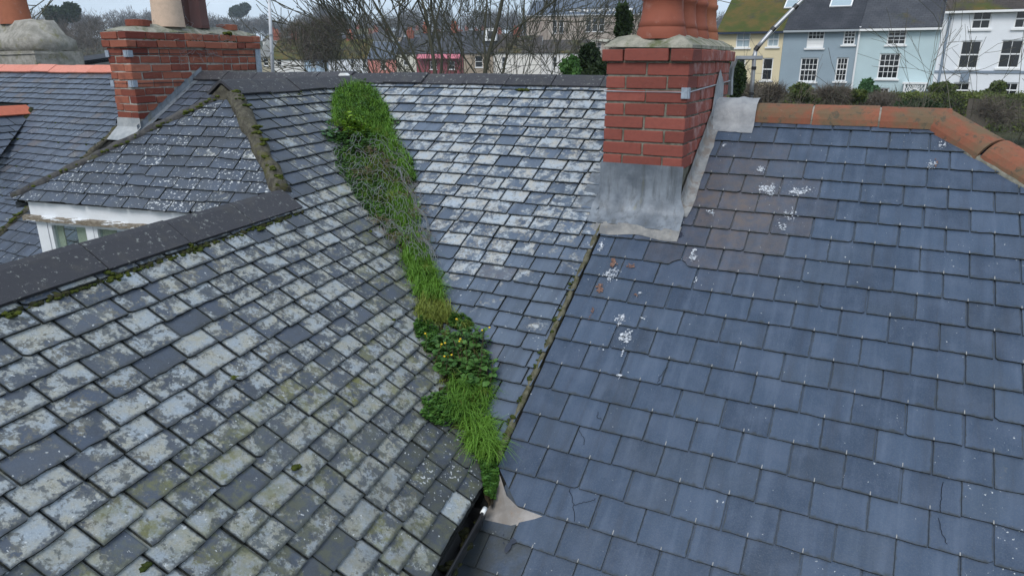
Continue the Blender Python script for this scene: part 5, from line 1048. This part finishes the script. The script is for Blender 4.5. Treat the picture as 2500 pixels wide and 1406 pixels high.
RF = {'dark': roofmat('roof_dark', (.035, .038, .046), (.060, .062, .072)), 'moss': roofmat('roof_mossy', (.045, .042, .038), (.070, .062, .052), 1.0), 'grey': roofmat('roof_grey', (.055, .058, .068), (.085, .088, .098), .25), 'blue': roofmat('roof_blue', (.10, .125, .165), (.14, .165, .205)), 'pale': roofmat('roof_pale', (.20, .20, .19), (.28, .28, .26), .3), 'brown': roofmat('roof_brown', (.055, .045, .040), (.085, .070, .060), .45)}
WHITEW = NT('white_joinery').fin((.80, .80, .79), .5, .3)
def house(facade, x0, x1, ze, zb, depth, wmat, rmat, label, wins=(), ridge=None, name='terraced_house', over=.25, gutter=WHITEW, chim=(), cat='house', group=None, end_gables=True):
    """facade plane; x along it, z absolute; wins: (x0,x1,z0,z1,cols,rows,kind)"""
    O = lambda x, y, z: facade.o + facade.u * x + back * y + UP * (z - facade.o[2])
    back = np.cross(UP, facade.u); t = thing(name, O((x0 + x1) / 2, 0, zb), label, cat, group)
    rz = ridge if ridge is not None else ze + depth * .33; dm = depth / 2
    wl = MB(); xs_ = sorted({x0, x1, *[q for w_ in wins for q in w_[:2]]}); zs2 = sorted({zb, ze, *[q for w_ in wins for q in w_[2:4]]})
    for xa_, xb_ in zip(xs_[:-1], xs_[1:]):
        for za_, zb2_ in zip(zs2[:-1], zs2[1:]):
            cx_, cz_ = (xa_ + xb_) / 2, (za_ + zb2_) / 2
            if not any(w_[0] < cx_ < w_[1] and w_[2] < cz_ < w_[3] for w_ in wins): wl.add([O(xa_, 0, za_), O(xb_, 0, za_), O(xb_, 0, zb2_), O(xa_, 0, zb2_)], [(0, 1, 2, 3)])
    for w_ in wins:
        c4 = [(w_[0], w_[2]), (w_[1], w_[2]), (w_[1], w_[3]), (w_[0], w_[3])]
        for (p_, q_) in zip(c4, c4[1:] + c4[:1]): wl.add([O(p_[0], 0, p_[1]), O(q_[0], 0, q_[1]), O(q_[0], .2, q_[1]), O(p_[0], .2, p_[1])], [(0, 3, 2, 1)])
    c8 = [O(x0, 0, zb), O(x1, 0, zb), O(x1, 0, ze), O(x0, 0, ze), O(x0, depth, zb), O(x1, depth, zb), O(x1, depth, ze), O(x0, depth, ze)]
    wl.add(c8, [(5, 4, 7, 6), (1, 5, 6, 2), (4, 0, 3, 7), (3, 2, 6, 7)])
    for gx_ in (x0, x1): wl.add([O(gx_, 0, ze), O(gx_, depth, ze), O(gx_, dm, rz)], [(0, 1, 2)])
    wl.build('wall', wmat, t)
    L_ = math.hypot(dm + over, rz - ze); rf = MB(); me_v = []
    def slope(s0, s1): return [O(x0, s0[0], s0[1]), O(x1, s0[0], s0[1]), O(x1, s1[0], s1[1]), O(x0, s1[0], s1[1])]
    k = (rz - ze) / dm; q = slope((-over, ze - over * k + .06), (dm, rz + .06)); q2 = slope((depth + over, ze - over * k + .06), (dm, rz + .06))
    me = npmesh('roof', [*q, *[p - UP * .12 for p in q], *q2, *[p - UP * .12 for p in q2]], [(0, 1, 2, 3), (7, 6, 5, 4), (0, 4, 5, 1), (1, 5, 6, 2), (3, 7, 4, 0), (9, 8, 11, 10), (12, 13, 14, 15), (8, 9, 13, 12), (9, 10, 14, 13), (11, 8, 12, 15)])
    uv = me.uv_layers.new(name='UVMap'); xx = (x1 - x0); U = {0: (0, 0), 1: (xx, 0), 2: (xx, L_), 3: (0, L_), 8: (0, 0), 9: (xx, 0), 10: (xx, L_), 11: (0, L_)}
    for lp in me.loops: uv.data[lp.index].uv = U.get(lp.vertex_index, (0, 0))
    ro = link('roof', me, rmat, t)
    if gutter is not None: MB().box(O(x0, -over - .10, ze - over * k - .10), facade.u * (x1 - x0), back * .12, UP * .12).build('gutter', gutter, t)
    for (a, b, zc, zd, nc, nr, kind) in wins:
        fw = .07 if kind != 'far' else .06; fm = MB(); y0 = .06; th_ = .09
        for (p, q_, r_, s_) in ((a, a + fw, zc, zd), (b - fw, b, zc, zd), (a + fw, b - fw, zc, zc + fw), (a + fw, b - fw, zd - fw, zd), (a + fw, b - fw, (zc + zd) / 2 - fw / 2, (zc + zd) / 2 + fw / 2)): fm.box(O(p, y0, r_), facade.u * (q_ - p), back * th_, UP * (s_ - r_))
        wo = fm.build('window', WHITEW, t)
        if kind != 'far':
            br = MB(); bw_ = .028
            for i in range(1, nc): xx_ = a + fw + (b - a - 2 * fw) * i / nc; br.box(O(xx_ - bw_ / 2, y0 + .02, zc + fw), facade.u * bw_, back * .03, UP * (zd - zc - 2 * fw))
            for i in range(1, nr):
                zz = zc + fw + (zd - zc - 2 * fw) * i / nr
                if nr == 2 and i == 1: continue
                br.box(O(a + fw, y0 + .024, zz - bw_ / 2), facade.u * (b - a - 2 * fw), back * .03, UP * bw_)
            br.build('glazing_bars', WHITEW, wo)
        zm = (zc + zd) / 2
        for (z0_, z1_, up_) in ((zc + fw, zm - fw / 2, 0), (zm + fw / 2, zd - fw, 1)):
            mt = PANEB if (kind == 'curtain' or (kind == 'blind' and not up_)) else PANE
            if kind == 'blind' and not up_: mt = WHITEW
            MB().box(O(a + fw, y0 + .04, z0_), facade.u * (b - a - 2 * fw), back * .02, UP * (z1_ - z0_)).build('pane', mt, wo)
        if kind != 'far' or True: MB().box(O(a - .10, -.10, zc - .10), facade.u * (b - a + .20), back * .10, UP * .10).build('sill', WHITEW, wo)
    for (cx, cw, hgt) in chim:
        c_ = MB(); c_.box(O(cx - cw / 2, dm - .35, rz - .3), facade.u * cw, back * .7, UP * (hgt + .3)); c_.box(O(cx - cw / 2 - .06, dm - .41, rz + hgt - .15), facade.u * (cw + .12), back * .82, UP * .15); co = c_.build('chimney', BRICK_O, t)
        for i in range(max(1, int(cw / .45))): MB().lathe(O(cx - cw / 2 + .22 + i * .42, dm, rz + hgt), [(.15, 0), (.13, .5), (.15, .55), (.1, .55)], 10, a=(0, rnd(), .2, 0)).build('chimney_pot', POT, co)
    return t, O
# -- the painted terrace on the right, about 46 m away
FA = R(30); FU = V(math.cos(FA), -math.sin(FA), 0); FR_ = Plane(dist_pt(2000, 151, 46), FU, UP); X = lambda px: FR_.st(px, 151)[0]; Z = lambda px, py: FR_.hit(px, py)[2]
def W4(x0, x1, y0, y1, nc, nr, kind='sash'): xm = (x0 + x1) / 2; return (X(x0), X(x1), Z(xm, y1), Z(xm, y0), nc, nr, kind)
zb_ = Z(2100, 262)
house(FR_, X(1745), X(1906), Z(1830, 73), zb_, 9, wallmat('paint_cream', (.70, .60, .40)), RF['moss'], 'cream painted terraced house with thick moss on its roof', [W4(1792, 1826, 79, 117, 2, 2, 'curtain'), W4(1868, 1896, 78, 115, 2, 2, 'curtain'), W4(1862, 1888, 142, 197, 1, 2), W4(1792, 1820, 144, 200, 1, 2)], gutter=NT('navy_gutter').fin((.02, .03, .06), .5), chim=((X(1760), 1.1, 1.2),))
house(FR_, X(1906.5), X(2088), Z(2000, 68), zb_, 9.2, wallmat('paint_bluegrey', (.30, .37, .42)), RF['dark'], 'blue-grey painted terraced house with many-paned sash windows', [W4(1964, 2005, 74, 118, 4, 4, 'blind'), W4(2051, 2080, 72, 110, 3, 4), W4(1955, 1998, 142, 200, 4, 4), W4(2043, 2071, 141, 199, 3, 4), W4(1948, 1972, 222, 245, 3, 4)], gutter=NT('grey_gutter').fin((.35, .38, .40), .5), chim=((X(1915), .9, 1.0),))
lb, LO = house(FR_, X(2088.5), X(2285), Z(2190, 64), zb_, 9.4, wallmat('paint_paleblue', (.50, .62, .64)), RF['grey'], 'pale blue painted terraced house with a lattice porch', [W4(2157, 2203, 68, 110, 3, 4), W4(2146, 2197, 131, 193, 4, 4), W4(2136, 2182, 215, 246, 4, 4)], gutter=WHITEW, chim=((X(2250), .9, 1.0),))
wh, WO = house(FR_, X(2285.5), X(2570), Z(2390, 20), zb_, 9.6, wallmat('paint_white', (.80, .82, .84)), RF['brown'], 'tall white painted terraced house with grey string course', [W4(2354, 2400, 27, 72, 2, 2), W4(2456, 2504, 23, 70, 2, 2), W4(2339, 2389, 100, 168, 2, 2), W4(2436, 2490, 98, 167, 2, 2), W4(2338, 2380, 202, 240, 2, 2), W4(2460, 2500, 202, 240, 2, 2)], gutter=WHITEW)
GREYP = NT('grey_trim').fin((.22, .27, .33), .6)
MB().box(WO(X(2286), -.06, Z(2390, 179)), FU * (X(2570) - X(2286)), np.cross(UP, FU) * .05, UP * .13).build('string_course', GREYP, wh)
MB().tube([WO(X(2300), -.08, Z(2300, 25)), WO(X(2300), -.08, zb_)], .07, 8).build('downpipe', GREYP, wh)
MB().box(WO(X(2352), -.08, Z(2360, 200)), FU * .42, np.cross(UP, FU) * .07, UP * .45).build('keystone', GREYP, wh)
MB().tube([LO(X(2089), -.10, Z(2089, 66)), LO(X(2089), -.10, zb_)], .06, 8).build('downpipe', WHITEW, lb)
po = MB(); bk = np.cross(UP, FU); xa, xb, za, zc_ = X(2218), X(2272), zb_, Z(2245, 205); po.box(LO(xa - .1, -1.0, zc_), FU * (xb - xa + .2), bk * 1.1, UP * .09)
for x in (xa, xb - .08): po.box(LO(x, -.98, za), FU * .08, bk * .08, UP * (zc_ - za))
ns = 9
for k in range(ns + 1):
    x = xa + (xb - xa) * k / ns; u_ = 2 * k / ns - 1; zl_ = zc_ - .28 - .75 * u_ * u_; po.tube([LO(x, -.94, zl_), LO(min(xb, x + .25), -.94, zc_)], .022, 4); po.tube([LO(x, -.94, zl_), LO(max(xa, x - .25), -.94, zc_)], .022, 4)
    if k: po.tube([LO(x, -.94, zl_), LO(px_, -.94, pz_)], .03, 4)
    px_, pz_ = x, zl_
po.build('lattice_porch', WHITEW, lb)
MB().box(LO(xa + .35, -.02, za), FU * (xb - xa - .7), bk * .02, UP * (zc_ - za - .7)).build('door', NT('dark_door').fin((.03, .04, .05), .5), lb)
for (px, py, w_, ph, hse) in ((1893, 8, .7, .9, None), (2010, 2, .8, .9, None)):
    pass
# roof lights on the cream and blue-grey roofs
def rooflight(x, up, w_, h_, parent, ze, dep):
    k = (dep * .33) / (dep / 2); d = V(*(bk * 1 + UP * k)); d /= np.linalg.norm(d); P = FR_.o + FU * x + UP * (ze - FR_.o[2] + .10) + d * up; nn = np.cross(FU, d); o = MB().box(P, FU * w_, d * h_, nn * .07).build('roof_light', WHITEW, parent); MB().box(P + FU * .08 + d * .08 + nn * .071, FU * (w_ - .16), d * (h_ - .16), nn * .01).build('pane', PANEB, o)
ths = [o for o in COL.objects if o.name.startswith('terraced_house')]
rooflight(X(1886), 2.2, .8, 1.0, ths[0], Z(1830, 73), 9); rooflight(X(1998), 2.1, 1.3, 1.0, ths[1], Z(2000, 68), 9.2)
# hedges and shrubs before the terrace
def hedge(pxa, pxb, ptop, Y, h, label, n, mat=HEDGE, thick=1.2):
    a, b = dist_pt(pxa, ptop, Y), dist_pt(pxb, ptop, Y + 1.5); b[2] = a[2]; d = b - a; ln = np.linalg.norm(d); d /= ln; s = np.cross(d, UP); t = thing('hedge', a - UP * h, label, 'hedge'); p = a + RNG.random((n, 1)) * ln * d
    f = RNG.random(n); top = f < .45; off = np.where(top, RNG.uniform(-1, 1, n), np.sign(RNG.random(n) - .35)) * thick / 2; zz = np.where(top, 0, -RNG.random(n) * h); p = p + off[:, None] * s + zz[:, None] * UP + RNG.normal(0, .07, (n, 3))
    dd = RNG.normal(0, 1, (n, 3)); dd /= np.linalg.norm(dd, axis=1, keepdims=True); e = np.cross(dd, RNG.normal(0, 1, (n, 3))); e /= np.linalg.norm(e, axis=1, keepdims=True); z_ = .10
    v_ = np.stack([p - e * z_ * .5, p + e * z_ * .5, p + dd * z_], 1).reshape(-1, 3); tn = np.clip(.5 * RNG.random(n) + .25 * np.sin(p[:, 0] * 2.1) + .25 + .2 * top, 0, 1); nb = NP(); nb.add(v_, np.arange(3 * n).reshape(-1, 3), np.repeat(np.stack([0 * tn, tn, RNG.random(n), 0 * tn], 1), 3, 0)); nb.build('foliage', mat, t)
    MB().box(a - s * thick * .42 - UP * h, d * ln, s * thick * .84, UP * (h - .08)).build('twig_core', TWIG, t)
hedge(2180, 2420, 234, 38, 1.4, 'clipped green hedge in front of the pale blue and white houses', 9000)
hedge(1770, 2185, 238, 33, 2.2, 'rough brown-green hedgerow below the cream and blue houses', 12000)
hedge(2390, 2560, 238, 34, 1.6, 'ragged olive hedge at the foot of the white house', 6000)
bush(2303, 213, 39, (38, 24), 5000, HEDGE, 'clipped round topiary bush before the white house', .10, name='topiary_bush', cat='bush')
bush(2122, 216, 33, (27, 27), 3000, LEAFB, 'soft grey-green conifer shrub below the pale blue house', .10)
bush(2425, 222, 36, (36, 22), 2600, HEDGE, 'russet and green shrub between the windows of the white house', .10)
for k, (px, py, rx, ry, m_, st_, lb_) in enumerate(((1815, 225, 42, 28, TWIG, True, 'grey bare shrub at the foot of the cream house'), (1885, 228, 46, 26, TWIG, True, 'tangled bare shrub behind the aerial mast foot'), (1960, 226, 46, 24, HEDGE, False, 'olive shrub below the blue-grey house'), (2030, 232, 48, 22, TWIG, True, 'brown twiggy shrub before the blue-grey house'), (2080, 232, 40, 18, HEDGE, False, 'dark green low shrub between brown twigs and the conifer shrub'), (2150, 244, 60, 14, TWIG, True, 'low bare shrub along the terracotta ridge'), (2250, 258, 60, 12, EVERG, False, 'dark evergreen mass under the clipped hedge'), (2440, 270, 70, 36, TWIG, True, 'dense bare shrub behind the terracotta hip'))):
    bush(px, py, 24 + 2 * (k % 3), (rx, ry), 2600 if st_ else 2400, m_, lb_, .30 if st_ else .10, st_, trunk=not st_, wd=.022)
# -- cottages along the street beyond the ridge
FM = Plane(dist_pt(900, 151, 112), V(math.cos(R(6)), -math.sin(R(6)), 0), UP); XM = lambda px: FM.st(px, 151)[0]; ZM = lambda px, py: FM.hit(px, py)[2]
def cott(x0, x1, ye, yr, col, rf, label, wins=(), chim=(), dep=8, name='cottage'):
    xm = (x0 + x1) / 2; zr_ = ZM(xm, yr) ; rz = ZM(xm, ye) + (ZM(xm, yr) - ZM(xm, ye)) * 1.04
    return house(FM, XM(x0), XM(x1), ZM(xm, ye), ZM(xm, 225), dep, wallmat('paint_' + label.split()[0], col), RF[rf], label, [(XM(a), XM(b), ZM((a + b) / 2, d), ZM((a + b) / 2, c), 2, 2, 'far') for a, b, c, d in wins], ridge=rz, name=name, over=.2, gutter=None, chim=[(XM(c), 1.0, 1.0) for c in chim])
cott(630, 659.5, 138, 97, (.42, .38, .28), 'pale', 'ochre stone cottage with pale roof beside the white mast', [(643, 655, 143, 161)], (656,))
cott(660, 742, 143, 95, (.76, .75, .72), 'moss', 'white cottage with moss-streaked brown roof behind the mast', [(676, 687, 143, 160)], (700,))
cott(743, 800, 143, 99, (.42, .54, .66), 'brown', 'sky blue cottage half hidden by the rounded bare tree', [(760, 770, 147, 164)])
cott(801, 897, 141, 97, (.78, .80, .84), 'moss', 'white cottage with two dark windows right of the rounded tree', [(856, 864, 145, 167), (884, 894, 144, 167)], (838,))
cott(898, 967, 143, 103, (.62, .25, .21), 'blue', 'salmon pink cottage under a blue slate roof', [(929, 941, 147, 169)])
cott(968, 1016, 130, 92, (.66, .63, .54), 'dark', 'cream cottage between the salmon cottage and the crimson shop', [(985, 995, 140, 160)], (990,))
sh, SO = cott(1017, 1131, 129, 78, (.26, .075, .085), 'grey', 'crimson shop with pink awnings behind the big bare tree', [(1050, 1066, 150, 170), (1095, 1110, 150, 170)], (1030, 1100))
PINK = NT('pink_awning').fin((.52, .16, .20), .8); FB = np.cross(UP, FM.u)
for x in (1022, 1074): q = [SO(XM(x), 0, ZM(x, 129) - .1), SO(XM(x + 50), 0, ZM(x, 129) - .1), SO(XM(x + 50), -1.0, ZM(x, 143)), SO(XM(x), -1.0, ZM(x, 143))]; MB().prism(q, -.06 * UP).build('awning', PINK, sh)
tn, TO = cott(1132, 1204, 128, 76, (.36, .29, .22), 'grey', 'tan cottage with a white roof dormer behind the upright bare tree', [(1160, 1178, 137, 165)])
dmr = MB(); dmr.box(TO(XM(1181), 1.2, ZM(1190, 100)), FM.u * (XM(1209) - XM(1181)), FB * 1.6, UP * (ZM(1190, 69) - ZM(1190, 100))); dr = dmr.build('dormer', WHITEW, tn)
MB().box(TO(XM(1190), 1.15, ZM(1190, 95)), FM.u * (XM(1202) - XM(1190)), FB * .05, UP * (ZM(1190, 76) - ZM(1190, 95))).build('pane', PANE, dr)
cott(1205, 1320, 128, 88, (.76, .72, .66), 'brown', 'off-white long cottage left of the slender bare tree', [(1225, 1235, 140, 165)], (1255,))
cott(1321, 1440, 128, 98, (.74, .71, .68), 'brown', 'off-white cottage partly behind the evergreen shrub', [(1350, 1360, 140, 165)])
# -- big stone school beyond the cottages
FS = Plane(dist_pt(1400, 151, 165), V(math.cos(R(14)), -math.sin(R(14)), 0), UP); XS = lambda px: FS.st(px, 151)[0]; ZS = lambda px, py: FS.hit(px, py)[2]
STN = plain('school_stone', (.30, .245, .20), (.42, .36, .30), .5, .9, .1, .2, .03, 8, [(1.2, .5, .62, (.22, .165, .14), .7)])
sc, SCO = house(FS, XS(1285), XS(1640), ZS(1400, 36), ZS(1400, 190), 14, STN, RF['blue'], 'large tan stone building with flat eaves beyond the cottages', [(XS(a), XS(b), ZS(a, d), ZS(a, c), 1, 2, 'far') for a, b, c, d in ((1428, 1440, 44, 78), (1444, 1456, 44, 78), (1460, 1472, 44, 78), (1348, 1358, 50, 82), (1364, 1374, 50, 82), (1376, 1386, 106, 121), (1396, 1406, 106, 121), (1416, 1426, 106, 121), (1436, 1446, 106, 121), (1456, 1466, 106, 121))], ridge=ZS(1400, -6), name='stone_building', gutter=WHITEW, cat='building')
MB().box(SCO(XS(1380), -.2, ZS(1400, 103)), FS.u * (XS(1500) - XS(1380)), np.cross(UP, FS.u) * .2, UP * .5).build('band_course', CREAM, sc)
for k in range(9): MB().box(SCO(XS(1385) + k * 1.6, 1.0, ZS(1400, 33)), FS.u * 1.1, np.cross(UP, FS.u) * .5, UP * .9).build('roof_vent', WHITEW, sc)
# -- the town on the slope below the wood
cols = [(.62, .60, .55), (.55, .45, .35), (.70, .70, .68), (.48, .25, .18), (.40, .38, .35), (.62, .52, .40)]
WM = [wallmat('town_wall_%s' % 'abcdef'[i], c) for i, c in enumerate(cols)]; tp = []
rs = random.Random(5); FT = V(math.cos(R(8)), -math.sin(R(8)), 0)
ORD = 'first second third fourth fifth sixth seventh eighth ninth tenth'.split(); WN = 'cream tan white brick-red grey buff'.split(); RN = ['dark', 'grey', 'brown', 'moss']
for row in range(3):
    Yd = 235 + row * 40; pxs = sorted(640 + i * 82 + rs.uniform(-26, 26) + row * 30 for i in range(8))
    for i, px in enumerate(pxs):
        P = dist_pt(px, 151, Yd); g0_ = gz(P[0], P[1]); pl = Plane(V(P[0], P[1], g0_), V(math.cos(R(8)), -math.sin(R(8 + rs.uniform(-20, 20))), 0), UP); pl.u /= np.linalg.norm(pl.u); w_ = rs.uniform(6, 10); h_ = rs.uniform(4.2, 5.6); wi = rs.randrange(6); ri = rs.choice(RN)
        house(pl, 0, w_, g0_ + h_, g0_ - 1, 8, WM[wi], RF[ri], '%s house with %s roof, %s from left in the far town\'s %s row' % (WN[wi], {'moss': 'mossy'}.get(ri, ri), ORD[i], ('nearest', 'middle', 'farthest')[row]), [(w_ * .2, w_ * .2 + 1.0, g0_ + h_ - 2.0, g0_ + h_ - .6, 1, 2, 'far'), (w_ * .62, w_ * .62 + 1.0, g0_ + h_ - 2.0, g0_ + h_ - .6, 1, 2, 'far')], name='distant_house', over=.2, gutter=None, chim=[(w_ * .1, 1.3, 1.4)] if rs.random() < .85 else [], group='distant houses in the town')
# -- a darker neighbour roof in the scrub at the left
FN = Plane(dist_pt(150, 151, 20), V(math.cos(R(20)), -math.sin(R(20)), 0), UP); XN = lambda px: FN.st(px, 151)[0]; ZN = lambda px, py: FN.hit(px, py)[2]
house(FN, XN(98), XN(182), ZN(140, 158), ZN(140, 158) - 5, 6, wallmat('grey_wall', (.30, .29, .27)), RF['dark'], 'small dark-roofed outbuilding behind the new orange ridge tiles', [], ridge=ZN(140, 124), name='outbuilding', gutter=None, cat='building', chim=((XN(168), .7, .35),))
# ---- masts
mp_ = [dist_pt(654, -60, 9.5), dist_pt(656, 45, 9.5), dist_pt(660, 100, 9.5), dist_pt(666, 175, 9.5), dist_pt(668, 215, 9.5)]
ms = thing('aerial_mast', mp_[-1] - UP * .3, 'slim white aerial mast standing behind the dark ridge', 'mast'); MB().tube([mp_[0], mp_[-1]], [.017, .024], 10, a=(0, .5, .2, 0)).build('pole', plain('pale_metal', (.52, .54, .56), (.62, .63, .65), 5, .45, .4), ms, smooth=True)
for f_ in (.52, .68): p = mp_[0] + (mp_[-1] - mp_[0]) * f_; MB().tube([p - UP * .012, p + UP * .012], .028, 10).build('collar', STEEL, ms)
PA = wall(fr(-.96, 5.42, 0), CR); A_ = lambda x, y: PA.hit(x, y)
tv = thing('aerial_mast', A_(1838, 235), 'bent grey television aerial mast bracketed to the red chimney', 'mast')
MB().tube([A_(1833, 245), A_(1837, 200), A_(1841, 150), A_(1845, 122)], .014, 10).build('pole', STEEL, tv, smooth=True)
MB().tube([A_(1845, 122), A_(1860, 104), A_(1890, 70), A_(1960, 0), A_(1985, -25)], .0155, 10).build('raised_pole', STEEL, tv, smooth=True)
MB().tube([A_(1856, 112), A_(1885, 82), A_(1930, 34), A_(1958, 8)], .005, 6).build('cable', WHITEP, tv)
for x, y, x2, y2 in ((1844, 124, 1851, 114), (1884, 76, 1891, 68), (1938, 22, 1946, 13), (1840, 171, 1841, 163), (1835, 232, 1836, 226)): MB().tube([A_(x, y), A_(x2, y2)], .018, 8).build('tape_band', BLACK, tv)
br = MB(); br.tube([A_(1783, 232), A_(1784, 190), A_(1787, 168), A_(1796, 143)], .018, 6); br.box(A_(1795, 147), PA.u * .19, -CF * .02, UP * .022); br.build('wall_bracket', STEEL, tv)
MB().tube([A_(1830, 142), A_(1856, 142)], .008, 6).build('u_bolt', STEEL, tv)

# ---- damp air between the camera and the far hill
HZ = NT('haze_air'); HZ.t.nodes.remove(HZ.b); pv = HZ.n('ShaderNodeVolumePrincipled'); pv.inputs['Color'].default_value = (.80, .88, .96, 1); pv.inputs['Density'].default_value = .0006; pv.inputs['Anisotropy'].default_value = .2; HZ.l(pv.outputs[0], HZ.out.inputs['Volume'])
MB().box((-710, -210, -14), V(1420, 0, 0), V(0, 920, 0), V(0, 0, 64)).build('haze', HZ.m, None, kind='stuff', label='thin damp haze over the distant town and hill', cat='haze')
